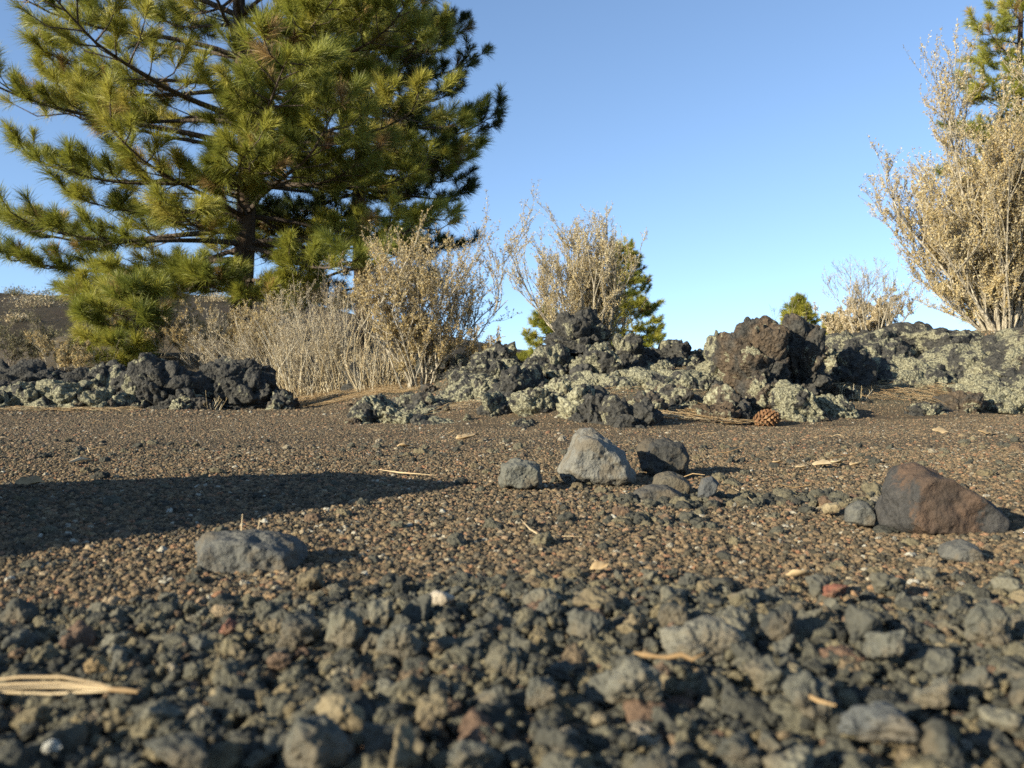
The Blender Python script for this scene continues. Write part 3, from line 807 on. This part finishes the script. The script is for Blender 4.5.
def pine(base, height, rmax, label, seed, zlow=.15, per=80, nlen=.17, width=.004, whorl=.42, limbs=5, mat='needle', group=None,
         trunk_r=None, extra=(), scale=1.0, lean=(0, 0), lmax_fn=None, name='pine_tree', cones=0, tw=1.0, dead=0.3, az_bias=None):
    R = random.Random(seed)
    root = empty(name, base); tag(root, label, 'tree', group)
    tr = trunk_r or height * .017
    def axis(z):
        q = z / height
        return Vector((lean[0] * q + .05 * math.sin(z * 1.1 + seed) * min(1, height / 6), lean[1] * q + .05 * math.cos(z * .9 + seed) * min(1, height / 6), z))
    t = Tubes(); zs = np.linspace(-.1, height, 22)
    t.add([axis(z) for z in zs], [tr * (1.25 if z < .05 else 1) * max(.05, 1 - max(0, z / height) ** 1.1 * .95) for z in zs], 10)
    link('trunk', t.mesh('trunk', M['bark']), root)
    tips, dirs, lens, tints = [], [], [], []
    def limb(z, az, L, up, droop, dense=1.0, bare=0.0):
        br = Tubes()
        p = axis(z); n = 9; pts = [p.copy()]
        az0 = az
        for i in range(1, n + 1):
            q = i / n
            el = up - droop * math.sin(q * math.pi * .75) + .55 * q * q
            az0 += R.uniform(-.16, .16)
            p = p + Vector((math.cos(az0) * math.cos(el), math.sin(az0) * math.cos(el), math.sin(el))) * (L / n)
            pts.append(p.copy())
        r0 = max(.006, tr * .34 * (L / max(rmax, .1)) ** .7 * (.55 + .45 * (1 - z / height)))
        br.add(pts, [r0 * (1 - .86 * i / n) for i in range(n + 1)], 6)
        def put(pp, dd, tn):
            tips.append(pp[:]); dirs.append(dd[:]); lens.append(nlen * R.uniform(.7, 1.25)); tints.append(1.3 if R.random() < .035 else tn)
        btn = R.gauss(.55, .17)
        k = max(3, int(L / (.17 * tw) * dense))
        for j in range(k):
            q = .26 + .74 * (j + R.random() * .8) / k
            if q > 1: q = 1
            i = min(int(q * n), n - 1); f = q * n - i
            b = pts[i].lerp(pts[i + 1], f); ax = (pts[i + 1] - pts[i]).normalized()
            sd = 1 if (j % 2) else -1
            hz = Vector((-ax.y, ax.x, 0)) * sd
            d = (ax * R.uniform(.45, 1.0) + hz * R.uniform(.5, 1.1) + Vector((0, 0, R.uniform(-.25, .5)))).normalized()
            ln = L * R.uniform(.12, .3) * (1.25 - q * .75) + .1 * scale
            if q < .45 and R.random() < dead:
                # bare dead twig
                e = b + d * ln; m_ = b.lerp(e, .5) + Vector((R.uniform(-.05, .05), R.uniform(-.05, .05), R.uniform(-.06, .02))) * scale
                br.add([b, m_, e], [r0 * .22, r0 * .15, .002], 4); continue
            m_ = b + d * ln * .55 + Vector((0, 0, -.03 * scale)); e = m_ + (d + Vector((0, 0, .55))).normalized() * ln * .5
            br.add([b, m_, e], [max(.005 * scale, r0 * .26), max(.004 * scale, r0 * .18), .0035 * scale], 4)
            tn = btn + R.gauss(0, .14)
            put(e, (e - m_).normalized(), tn)
            for s_ in range(R.choice((1, 2, 2, 3)) if ln > .28 * scale else R.choice((0, 1, 1))):
                u = R.uniform(.35, .95); c0 = b.lerp(m_, min(1, u * 1.6)) if u < .6 else m_.lerp(e, (u - .6) / .4)
                dd = (d * .7 + Vector((R.uniform(-1, 1), R.uniform(-1, 1), R.uniform(.1, .9))) * .75).normalized()
                ee = c0 + dd * R.uniform(.1, .24) * scale
                br.add([c0, ee], [.004 * scale, .0028 * scale], 3); put(ee, dd, tn + R.gauss(0, .06))
        put(pts[-1], (pts[-1] - pts[-2]).normalized(), btn + .1)
        link('branch', br.mesh('branch', M['branchbark']), root)
    z = zlow * height
    while z < height * .96:
        q = (z / height - zlow) / (1 - zlow)
        Lz = rmax * (lmax_fn(z) if lmax_fn else (1 - q) ** .75 * (.75 + .25 * math.sin(q * 3.1)))
        a0 = R.uniform(0, 6.28)
        for i in range(limbs):
            az = a0 + i * 2 * math.pi / limbs + R.uniform(-.35, .35)
            limb(z + R.uniform(-.15, .15) * whorl, az, max(.12 * scale, Lz * R.uniform(.68, 1.08)), R.uniform(-.05, .25) + .3 * q, R.uniform(.3, .6) * (1 - q * .8))
        z += whorl * R.uniform(.8, 1.25) * (1 - .35 * q)
    for e in extra: limb(*e)
    tips.append(axis(height)[:]); dirs.append((0, 0, 1)); lens.append(nlen); tints.append(.7)
    link('crown', needle_mesh(tips, dirs, lens, tints, per, width, M[mat], back=nlen * .7, name='crown'), root)
    return root, tips

# pines -----------------------------------------------------------------
def gz(px, d): x = (px - 512) / F * d; return (x, d, h1(x, d) - .03)
big, tips = pine(gz(243, 13.0), 10.2, 3.75, 'big sunlit ponderosa pine with a thick trunk and long yellow-green boughs', 5, zlow=.085, per=150, nlen=.225, width=.005,
     whorl=.53, limbs=6, trunk_r=.165, tw=1.2, lmax_fn=lambda z: float(np.interp(z, [0, .8, 1.5, 3.4, 5, 6.5, 8.5, 10.2], [.35, .5, .9, 1.0, .95, .82, .45, .05])),
     extra=[(1.25, math.radians(182), 3.5, .02, .3, 1.3), (1.7, math.radians(172), 3.7, .05, .3, 1.3), (1.0, math.radians(238), 2.3, -.12, .4, 1.4), (1.15, math.radians(222), 2.5, -.05, .45, 1.3), (1.9, math.radians(285), 2.4, .15, .3, 1.4), (3.0, math.radians(310), 2.7, .15, .3, 1.4),
            (.75, math.radians(275), 1.7, .1, .4, 1.5), (.9, math.radians(320), 1.9, .1, .4, 1.4), (.85, math.radians(250), 1.5, .1, .4, 1.4), (1.6, math.radians(262), 2.2, .1, .4, 1.4), (2.6, math.radians(295), 2.5, .15, .3, 1.4), (3.4, math.radians(330), 2.6, .15, .3, 1.3), (2.3, math.radians(325), 2.6, .1, .35, 1.3)])
def add_cone(root, p, size=.05):
    D, Fa = ico(3); r = 1 + .25 * np.cos(D[:, 2] * 14) * np.cos(np.arctan2(D[:, 1], D[:, 0]) * 6 + D[:, 2] * 9)
    V = D * r[:, None] * np.array([size * .7, size * .7, size])
    link('cone', mesh_np('cone', V, Fa, M['cone'], True, np.clip(rng.random(len(V)), 0, 1)), root, p)
for q in (40, 210, 333, 470, 590):
    if q < len(tips): add_cone(big, (tips[q][0], tips[q][1], tips[q][2] - .06))
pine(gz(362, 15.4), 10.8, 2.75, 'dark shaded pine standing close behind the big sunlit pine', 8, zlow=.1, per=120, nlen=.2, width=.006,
     whorl=.46, limbs=5, trunk_r=.15, mat='needle_shaded', lmax_fn=lambda z: float(np.interp(z, [0, 1, 2, 3.2, 4.1, 5, 6.1, 7.5, 9, 10.8], [.3, .5, .8, .85, 1.02, .85, .78, .7, .45, .05])))
pine(gz(1020, 15.5), 8.6, 1.9, 'tall pine behind the tall tan shrub at the right edge', 13, zlow=.1, per=90, nlen=.17, width=.0065, whorl=.42, limbs=6, trunk_r=.12)
pine(gz(624, 24.0), 3.75, 1.4, 'small bushy pine peeping out behind the middle shrub', 17, zlow=.1, per=70, nlen=.17, width=.0095, whorl=.27, limbs=6, scale=.75, trunk_r=.07, tw=.8)
pine(gz(548, 10.5), .7, .5, 'low young pine behind the left of the central outcrop', 19, zlow=.1, per=60, nlen=.09, width=.005, whorl=.1, limbs=6, scale=.36, trunk_r=.022, tw=.8)
pine(gz(799, 12.5), .95, .45, 'small rounded young pine behind the tall brown boulder', 23, zlow=.1, per=50, nlen=.1, width=.006, whorl=.1, limbs=6, scale=.35, trunk_r=.025, tw=.7)
pine(gz(833, 14.5), .8, .36, 'little young pine left of the bare twiggy shrub', 24, zlow=.1, per=50, nlen=.1, width=.006, whorl=.1, limbs=6, scale=.35, trunk_r=.025, tw=.7)
pine(gz(112, 9.3), .85, .5, 'bright green pine sapling beneath the left boughs of the big pine', 29, zlow=.12, per=110, nlen=.17, width=.0042, whorl=.15, limbs=6, scale=.5, trunk_r=.016, lean=(.3, .0), tw=.7,
     lmax_fn=lambda z: float(np.interp(z, [0, .3, .6, .85], [.75, .95, .9, .5])))
pine(gz(72, 42), 1.2, .5, 'tiny distant pine on the shoulder of the cinder hill', 31, zlow=.1, per=40, nlen=.16, width=.016, whorl=.2, limbs=5, scale=.5, trunk_r=.04)

# shrubs ----------------------------------------------------------------
def leaves_mesh(name, pts, size, mat, tint_mean=.5, curl=.5):
    pts = np.array(pts); m = len(pts)
    a = unit(rng.normal(size=(m, 3)) + np.array([0, 0, .5])); b = unit(np.cross(a, unit(rng.normal(size=(m, 3))))); c = np.cross(a, b)
    L = size * rng.uniform(.5, 1.3, m); W = L * rng.uniform(.3, .55, m)
    p0 = pts; p1 = pts + a * (L * .5)[:, None] + b * (W * .5)[:, None] + c * (L * curl * .25)[:, None]
    p2 = pts + a * L[:, None]; p3 = pts + a * (L * .5)[:, None] - b * (W * .5)[:, None] + c * (L * curl * .25)[:, None]
    V = np.stack([p0, p1, p2, p3], 1).reshape(-1, 3); i = np.arange(m)[:, None] * 4
    Fa = np.concatenate([i + np.array([[0, 1, 2]]), i + np.array([[0, 2, 3]])], 0)
    cl = fbm(pts * 3.0, 77, 2) * .25
    T = np.repeat(np.clip(tint_mean + cl + rng.normal(0, .2, m), 0, 1), 4)
    return mesh_np(name, V, Fa, mat, False, T)

def shrub(px, d, height, spread, label, seed, stems=11, leaf=.02, nleaf=9, lmat='dryleaf', smat='palebark', group=None, depthmax=3, r0=.012, lean=(0, 0), name='shrub',
          tint=.5, jag=.22, split=(3, 5), base_w=.12, zoff=0, leafzone=.35, upr=.25, cone=0.0, lmin=.66):
    R = random.Random(seed)
    x, y, z = gz(px, d); root = empty(name, (x, y, z + zoff)); tag(root, label, 'shrub', group)
    tb = Tubes(); lp = []
    def grow(p, dr, L, r, lev):
        n = 5 if lev < 2 else 3; pts = [p.copy()]; dd = dr.copy(); segs = []
        for i in range(n):
            dd = (dd + Vector((R.gauss(0, jag), R.gauss(0, jag), R.gauss(.06, jag * .7)))).normalized()
            p = p + dd * (L / n); pts.append(p.copy()); segs.append(dd.copy())
        tb.add(pts, [max(.0011, r * (1 - .7 * i / n)) for i in range(n + 1)], 5 if lev == 0 else 3, R.random())
        if lev >= depthmax - 1:
            for i in range(nleaf):
                q = R.random() ** .7; k = min(int(q * n), n - 1); b = pts[k].lerp(pts[k + 1], q * n - k)
                lp.append((b + Vector((R.gauss(0, .004), R.gauss(0, .004), R.gauss(0, .004))))[:])
        if lev < depthmax:
            for j in range(R.randint(*split) + (2 if lev == 0 else 0)):
                q = R.uniform(leafzone, 1.0) if lev == 0 else R.uniform(.2, 1); k = min(int(q * n), n - 1); b = pts[k].lerp(pts[k + 1], q * n - k)
                nd = (segs[k] * .9 + Vector((R.gauss(0, .5), R.gauss(0, .5), R.uniform(-.1, .5) + upr))).normalized()
                grow(b, nd, L * R.uniform(.32, .55), r * .5, lev + 1)
    for i in range(stems):
        a = 2 * math.pi * i / stems + R.uniform(-.3, .3); f = math.sqrt(R.random())
        sp = f * spread / height
        low = cone > .4 and i % 3 == 0
        if low: sp = .45 + .6 * f
        dr = Vector((math.cos(a) * sp + lean[0], math.sin(a) * sp + lean[1], 1)).normalized()
        grow(Vector((math.cos(a) * base_w * f, math.sin(a) * base_w * f, -.03)), dr, (height * R.uniform(.2, .42) if low else height * R.uniform(lmin, .92) * (1 - cone * f)) / max(.6, dr.z), r0 * R.uniform(.6, 1.1), 0)
    link('stems', tb.mesh('stems', M[smat]), root)
    if lp: link('foliage', leaves_mesh('foliage', lp, leaf, M[lmat], tint), root)
    return root

def straw(px, d, height, spread, n, label, seed, group=None, lean=(0, 0), tint=.55, name='dead_brush', rad=.003, thick_heads=True):
    """clump of dead upright stalks"""
    R = random.Random(seed); x, y, z = gz(px, d); root = empty(name, (x, y, z)); tag(root, label, 'dead plant', group)
    tb = Tubes(); lp = []
    for i in range(n):
        a = R.uniform(0, 6.28); f = math.sqrt(R.random()); b = Vector((math.cos(a) * f * spread * .75, math.sin(a) * f * spread * .5, -.03))
        L = height * R.uniform(.25, 1.05); dr = Vector((math.cos(a) * f * .3 + lean[0] + R.gauss(0, .27), math.sin(a) * f * .3 + lean[1] + R.gauss(0, .27), 1)).normalized()
        m_ = b + dr * L * .5; e = m_ + (dr + Vector((R.gauss(0, .16), R.gauss(0, .16), R.gauss(0, .05)))).normalized() * L * .5
        tb.add([b, m_, e], [rad, rad * .85, rad * .4], 3, min(1, max(0, R.gauss(tint, .3))))
        for k in range(R.randint(1, 3)):
            q = R.uniform(.5, .95); c = m_.lerp(e, (q - .5) * 2); e2 = c + (dr + Vector((R.gauss(0, .45), R.gauss(0, .45), .1))).normalized() * L * R.uniform(.1, .22)
            tb.add([c, e2], [rad * .6, rad * .3], 3, min(1, max(0, R.gauss(tint, .3))))
            if thick_heads: lp += [(e2 + Vector((R.gauss(0, .01), R.gauss(0, .01), R.gauss(0, .012))))[:] for _ in range(1)]
    link('stalks', tb.mesh('stalks', M['straw']), root)
    if lp: link('seed_heads', leaves_mesh('seed_heads', lp, .018, M['straw'], .5), root)
    return root

shrub(420, 7.0, 1.36, .58, 'rounded tan shrub with dry leaves in front of the dark pine', 101, stems=26, nleaf=8, leaf=.02, lean=(.13, 0), zoff=-.05, leafzone=.15, upr=.3, jag=.22, split=(4, 6), cone=.25, lmin=.45)
shrub(588, 6.3, .95, .62, 'tan shrub growing on top of the central black outcrop', 102, stems=26, nleaf=9, leaf=.0145, lean=(-.1, 0), tint=.68, jag=.15, split=(4, 6), leafzone=.12, upr=.35, cone=.15)
shrub(1004, 7.2, 2.5, 1.2, 'tall tan shrub with dry curled leaves at the right edge', 103, stems=60, tint=.68, nleaf=9, leaf=.022, r0=.016, leafzone=.04, lmin=.28, jag=.12, split=(5, 7), upr=.25, cone=.45)
shrub(1075, 7.0, 1.9, .8, 'tan shrub cut by the right edge beside the tall one', 104, stems=14, tint=.68, nleaf=9, leaf=.024, r0=.016, leafzone=.1, jag=.15, split=(4, 6), cone=.3)
shrub(872, 8.0, .62, .42, 'bare twiggy shrub on the right skyline', 105, stems=12, nleaf=1, leaf=.014, lmat='straw', r0=.008, split=(3, 5), jag=.16)
shrub(865, 9.0, .4, .45, 'low pale bushy shrub behind the bare twiggy shrub', 106, stems=20, nleaf=12, leaf=.022, lmat='straw', r0=.005)
shrub(785, 7.5, .42, .15, 'thin dry weed behind the tall brown boulder', 107, stems=4, nleaf=0, smat='greybark', r0=.004, split=(1, 2))
shrub(12, 8.4, .42, .45, 'grey dry shrub at the left edge', 108, stems=12, nleaf=6, leaf=.02, lmat='greyleaf', smat='greybark', r0=.007)
shrub(70, 8.2, .35, .3, 'small brown dry shrub left of the pine sapling', 109, stems=8, nleaf=7, leaf=.02, r0=.005)
shrub(340, 9.2, .95, .25, 'thin grey-tan shrub with upright twigs left of the rounded tan shrub', 110, stems=8, nleaf=2, leaf=.016, r0=.006, smat='greybark')
shrub(155, 9.6, .55, .4, 'brown dry shrub right of the pine sapling', 111, stems=12, nleaf=8, leaf=.022, r0=.006, tint=.35)
shrub(205, 9.4, .6, .5, 'dry brown shrub behind the charcoal lava block', 112, stems=12, nleaf=7, leaf=.022, r0=.006, tint=.4)
shrub(262, 9.0, .72, .45, 'tangled pale shrub below the trunk of the big pine', 113, stems=14, nleaf=5, leaf=.02, r0=.007, jag=.3)
straw(350, 7.8, .98, .34, 95, 'tall dead straw clump left of the rounded tan shrub', 121, rad=.0042, tint=.65)
straw(308, 7.9, .9, .38, 100, 'broad dead straw clump beside the black lava block', 122, lean=(-.15, 0), rad=.0042, tint=.7)
shrub(322, 7.95, .85, .45, 'soft pale brush among the dead straw clumps', 132, stems=18, nleaf=3, leaf=.016, lmat='straw', r0=.005, jag=.22, split=(3, 5), upr=.4, leafzone=.15, lmin=.4)
straw(275, 8.3, .8, .3, 70, 'leaning dead straw clump above the black lava block', 123, lean=(-.5, -.05), tint=.75, rad=.004)
shrub(290, 8.6, .85, .75, 'bare pale brush with arching twigs behind the black lava block', 130, stems=22, nleaf=1, leaf=.02, lmat='straw', r0=.006, jag=.26, split=(3, 5), upr=.35, cone=.3, leafzone=.1, lmin=.4)
shrub(225, 8.7, .62, .8, 'low bare pale brush behind the charcoal lava block', 131, stems=20, nleaf=1, leaf=.02, lmat='straw', r0=.006, jag=.28, split=(3, 5), upr=.35, cone=.3, leafzone=.1, lmin=.4)
straw(378, 7.3, .5, .25, 110, 'short dead straw at the foot of the rounded tan shrub', 125, rad=.0036)
straw(106, 8.9, .42, .08, 14, 'few thin dry stalks at the foot of the pine sapling', 126, rad=.003, thick_heads=False)
straw(211, 6.3, .2, .07, 18, 'little dry grass tuft in front of the black lava block', 127, thick_heads=False)
straw(848, 4.9, .14, .08, 60, 'tuft of dead grass in the notch right of the tall boulders', 128, thick_heads=False)
straw(678, 4.15, .09, .1, 50, 'flattened dead grass between grey dome and brown lump', 129, lean=(1.2, 0), thick_heads=False)
hill_ob = bpy.data.objects['cinder_hill']
def far_bush(k, w, dark):
    R_ = random.Random(500 + k)
    pts = [(R_.gauss(0, w * .42), R_.gauss(0, w * .35), abs(R_.gauss(.25, .2)) * w * .8) for _ in range(700)]
    return leaves_mesh('foliage', pts, .12, M['greyleaf' if dark else 'straw'], .5)
far_mesh = [(far_bush(k, .5 + .22 * k, k % 2 == 0), k % 2 == 0) for k in range(6)]
R_ = random.Random(77)
spots = [(95, 299, 50, 5), (215, 300, 50, 3), (275, 300, 50, 3), (18, 322, 40, 1)] + [(R_.uniform(-60, 330), 0, R_.uniform(30, 58), R_.randint(0, 5)) for _ in range(16)]
bpy.context.view_layer.update()
for (px, py, d, k) in spots:
    x = (px - 512) / F * d
    hit, loc, _, _ = hill_ob.ray_cast((x, d, 60), (0, 0, -1))
    z = max(loc.z if hit else -9, h1(x, d))
    me, dark = far_mesh[k]
    o = bpy.data.objects.new('distant_shrub', me); COL.objects.link(o); o.location = (x, d, z - .06); o.rotation_euler = (0, 0, R_.uniform(0, 6))
    tag(o, ('grey-green' if dark else 'pale dry') + ' bush far off on the dark cinder hill', 'shrub', ('grey-green' if dark else 'pale') + ' bushes on the cinder hill')

# ------------------------------------------------------------------ small litter
def pine_cone(px, py, d, size, label, rz):
    p = at(px, py, d); z = h1(p.x, d)
    V, Fc, T = [], [], []
    n = 90
    for i in range(n):
        q = i / n; a = i * 2.39996; r = size * .5 * math.sin(math.pi * (.12 + .8 * q)) ** .8; zz = (q - .5) * size * 1.35
        o = Vector((math.cos(a), math.sin(a), 0)); s = Vector((-o.y, o.x, 0)); w = size * .085
        up = Vector((0, 0, size * .05)); b = Vector((0, 0, zz)) + o * r * .25; t = Vector((0, 0, zz + size * .07)) + o * r
        k = len(V)
        for v in (b - s * w * .5, b + s * w * .5, t + s * w, t - s * w, b + up - s * w * .4, b + up + s * w * .4, t + up + s * w * .9, t + up - s * w * .9): V.append(v[:]); T.append(random.random())
        Fc += [(k, k + 3, k + 2, k + 1), (k + 4, k + 5, k + 6, k + 7), (k, k + 1, k + 5, k + 4), (k + 1, k + 2, k + 6, k + 5), (k + 2, k + 3, k + 7, k + 6), (k + 3, k, k + 4, k + 7)]
    o = link('pine_cone', mesh_np('pine_cone', np.array(V), np.array(Fc), M['cone'], False, np.array(T)), None, (p.x, d, z + size * .38), (0, math.radians(82), rz))
    tag(o, label, 'pine cone')
pine_cone(766, 417, 4.12, .095, 'brown open pine cone lying at the foot of the brown boulder', .2)

def twig(name, label, cat, pix, d, r, mat='litter', tint=.7, lift=.008, grp=None):
    """thin stick along a line of picture points, lying on the ground"""
    tb = Tubes(); P = []
    for (px, py) in pix:
        dd = CH * F / (py - 384) if d is None else d
        x = (px - 512) / F * dd; P.append(Vector((x, dd, h1(x, dd) + lift)))
    o0 = P[0].copy(); nP = len(P); tb.add([p - o0 + Vector((0, 0, .6 * r * math.sin(2.3 * i))) for i, p in enumerate(P)], [r * (.8 + .2 * math.sin(2 * i)) * (.35 if i in (0, nP - 1) else 1) for i in range(nP)], 6, tint)
    o = link(name, tb.mesh(name, M[mat]), None, o0)
    return tag(o, label, cat, grp)
twig('twig', 'broken orange-brown twig in the dark hollow at the bottom', 'twig', [(634, 707), (645, 711), (657, 710), (668, 714), (681, 711), (692, 715), (704, 713)], None, .0019, tint=.25, lift=.026)
twig('twig', 'short tan twig near the bottom right', 'twig', [(788, 740), (798, 747), (806, 748), (818, 757), (836, 761)], None, .0016, tint=.4, lift=.024)
tw = twig('twig', 'forked pale twig on the gravel below the small grey stone', 'twig', [(521, 526), (530, 537), (540, 543), (582, 546)], None, .0011, tint=.9)
twig('twig', 'thin pale twig lying left of the peaked stone near the shadow tip', 'twig', [(378, 473), (400, 476), (436, 477)], None, .002, tint=.8)
twig('twig', 'pale splinter of wood at the far left of the gravel', 'twig', [(68, 466), (80, 463), (90, 461)], None, .006, tint=.9)
twig('twig', 'curved needle lying on gravel right of the blue-grey chip', 'twig', [(718, 492), (732, 490), (745, 496), (753, 503)], None, .0011, tint=.8)
for (px, y0, y1, bend, lab) in ((244, 529, 514, -1.5, 'taller pale needle standing upright behind the mottled flat stone'), (258, 530, 519, 2, 'shorter pale needle standing upright behind the mottled flat stone')):
    d = .99; a, b = at(px, y0 + 20, d), at(px + bend, y1, d); m_ = a.lerp(b, .5) + Vector((-.002, 0, 0))
    tb = Tubes(); tb.add([(0, 0, 0), m_ - a, b - a], [.0012, .0012, .0006], 5, .9)
    tag(link('dry_needle', tb.mesh('dry_needle', M['litter']), None, a), lab, 'needle')

def needle_bundle():
    d = .50
    j = at(138, 692, d); root = empty('needle_bundle', j)
    tag(root, 'bundle of dead tan pine needles at the lower left edge', 'needles')
    sh = Tubes(); sh.add([(0, 0, 0), (-.008, .0005, .0008), (-.017, .001, .0012)], [.001, .0016, .0014], 8, .35)
    link('sheath', sh.mesh('sheath', M['litter']), root)
    for k, path in enumerate(([(100, 684), (62, 677), (20, 677), (-40, 684), (-110, 697)], [(100, 687), (60, 683), (15, 684), (-60, 690)], [(100, 689), (60, 687), (30, 687), (-70, 693)], [(102, 691), (50, 694), (0, 692), (-80, 690)])):
        tb = Tubes(); pts = [Vector((-.013, .001, .001))]
        for i, (px, py) in enumerate(path):
            q = at(px, py, d + .004 * k + .004 * i) - j; pts.append(q)
        tb.add(pts, [.0008] + [.0009] * (len(pts) - 2) + [.0005], 6, .75 + .08 * (k - 1))
        link('needle', tb.mesh('needle', M['litter']), root)
needle_bundle()

def dry_leaf(px, py, size, label, seed, tint=.7, grp=None):
    dd = CH * F / (py - 384); x = (px - 512) / F * dd; R = random.Random(seed)
    n = 7; V = []; T = []; Fc = []
    for i in range(n):
        q = i / (n - 1); w = size * .34 * math.sin(math.pi * (.06 + .9 * q)); zc = size * .25 * (q - .5) ** 2 * R.uniform(.5, 2)
        for s in (-1, 0, 1):
            V.append(((q - .5) * size, s * w, zc + abs(s) * w * R.uniform(.3, .9))); T.append(min(1, max(0, tint + R.gauss(0, .06))))
        if i:
            for s in (0, 1): k = (i - 1) * 3 + s; Fc.append((k, k + 1, k + 4, k + 3))
    me = mesh_np('dry_leaf', np.array(V), np.array(Fc), M['litter'], True, np.array(T))
    o = link('dry_leaf', me, None, (x, dd, h1(x, dd) + .006 + size * .05), (R.uniform(-.4, .6), R.uniform(-.3, .3), R.uniform(-.6, .6)))
    md = o.modifiers.new('thickness', 'SOLIDIFY'); md.thickness = .0006
    return tag(o, label, 'leaf', grp)
for i, (px, py, s, t) in enumerate([(822, 468, .045, .85), (838, 466, .045, .9), (856, 468, .035, .7), (802, 470, .03, .8), (778, 466, .03, .6), (940, 437, .055, .7), (468, 442, .085, .65), (405, 448, .05, .7),
                                    (600, 583, .02, .6), (800, 583, .03, .7), (655, 446, .035, .7), (30, 488, .05, .5), (985, 440, .05, .6)]):
    dry_leaf(px, py, s, 'small curled tan dead leaf lying on the gravel', 700 + i, t, 'dead leaves on the gravel')
# white grains
wv, wf = lump(3, 90, (1, .8, .6), .3)
wm = mesh_np('pebble', wv, wf, M['stone'])
for i, (px, py) in enumerate([(650, 589), (780, 543), (895, 540), (962, 585), (176, 614), (165, 588), (480, 470), (735, 505), (718, 498), (660, 436), (840, 442), (330, 560), (20, 600), (560, 640), (955, 600), (870, 435)]):
    dd = CH * F / (py - 384); x = (px - 512) / F * dd
    o = bpy.data.objects.new('pebble', wm); COL.objects.link(o); o.location = (x, dd, h1(x, dd) + .006)
    o.scale = (.0033 * dd ** .4,) * 3; o.rotation_euler = (i, 2 * i, 3 * i); o.color = (.36, .33, .27, 1)
    tag(o, 'tiny whitish pebble shining in the brown gravel', 'pebble', 'tiny whitish pebbles in the gravel')

# needle litter mats (uncountable)
def litter(name, spots, label):
    tb = Tubes(); R = random.Random(name)
    for (px0, px1, d0, d1, n, L) in spots:
        for _ in range(n):
            d = R.uniform(d0, d1); x = (R.uniform(px0, px1) - 512) / F * d; a = R.gauss(0, .6); l = L * R.uniform(.6, 1.2)
            dx, dy = math.cos(a) * l / 2, math.sin(a) * l / 2
            P = [Vector((x + dx * k, d + dy * k, h1(x + dx * k, d + dy * k) + .012 + R.uniform(0, .02))) for k in (-1, 0, 1)]
            tb.add(P, [.0012, .0016, .001], 3, min(1, max(0, R.gauss(.6, .2))))
    tag(link(name, tb.mesh(name, M['litter'])), label, 'needles', None, 'stuff')
litter('needle_litter', [(270, 420, 6.6, 8.2, 900, .2), (655, 750, 4.0, 4.25, 130, .16), (-30, 130, 5.7, 6.1, 90, .25), (840, 960, 4.9, 5.3, 160, .16), (420, 700, 4.4, 5.4, 200, .14), (0, 1024, 1.2, 4.2, 22, .06)], 'dead pine needles strewn along the foot of the bank')

# ------------------------------------------------------------------ light, sky, camera
EL = math.radians(18.5); AZ = (-.82, -.57)
w = bpy.data.worlds.new('World'); S.world = w; w.use_nodes = True
nt = w.node_tree; sky = nt.nodes.new('ShaderNodeTexSky'); sky.sky_type = 'NISHITA'; sky.sun_disc = False
sky.sun_elevation = EL; sky.sun_rotation = math.atan2(AZ[0], AZ[1]) % (2 * math.pi)
sky.altitude = 1500; sky.air_density = 1.0; sky.dust_density = .25; sky.ozone_density = 2.0
tc = nt.nodes.new('ShaderNodeTexCoord'); va = nt.nodes.new('ShaderNodeVectorMath'); va.operation = 'ADD'; va.inputs[1].default_value = (0, 0, .095)
vn = nt.nodes.new('ShaderNodeVectorMath'); vn.operation = 'NORMALIZE'
nt.links.new(tc.outputs['Generated'], va.inputs[0]); nt.links.new(va.outputs[0], vn.inputs[0]); nt.links.new(vn.outputs[0], sky.inputs[0])
hs = nt.nodes.new('ShaderNodeHueSaturation'); hs.inputs['Saturation'].default_value = 1.0; hs.inputs['Hue'].default_value = .5
nt.links.new(sky.outputs[0], hs.inputs['Color']); nt.links.new(hs.outputs[0], nt.nodes['Background'].inputs[0]); nt.nodes['Background'].inputs[1].default_value = .128
sl = bpy.data.lights.new('sun', 'SUN'); sl.energy = 5.0; sl.angle = math.radians(.55); sl.color = (1, .93, .75)
so = bpy.data.objects.new('sun', sl); COL.objects.link(so)
dirv = Vector((-AZ[0] * math.cos(EL), -AZ[1] * math.cos(EL), -math.sin(EL)))
so.rotation_euler = dirv.to_track_quat('-Z', 'Y').to_euler()

cd = bpy.data.cameras.new('camera'); cam = bpy.data.objects.new('camera', cd); COL.objects.link(cam)
cam.location = (0, 0, CH); cam.rotation_euler = (math.radians(90), 0, 0)
cd.sensor_width = 36; cd.lens = F / 1024 * 36; cd.clip_start = .02; cd.clip_end = 3000
cd.dof.use_dof = True; cd.dof.focus_distance = 2.4; cd.dof.aperture_fstop = 8.5
S.camera = cam
S.view_settings.view_transform = 'Standard'; S.view_settings.look = 'None'; S.view_settings.exposure = 1.05; S.view_settings.gamma = 1
S.render.engine = 'CYCLES'
S.cycles.use_denoising = False
S.cycles.max_bounces = 5; S.cycles.diffuse_bounces = 2; S.cycles.glossy_bounces = 1; S.cycles.transmission_bounces = 2
S.render.filter_size = 1.6
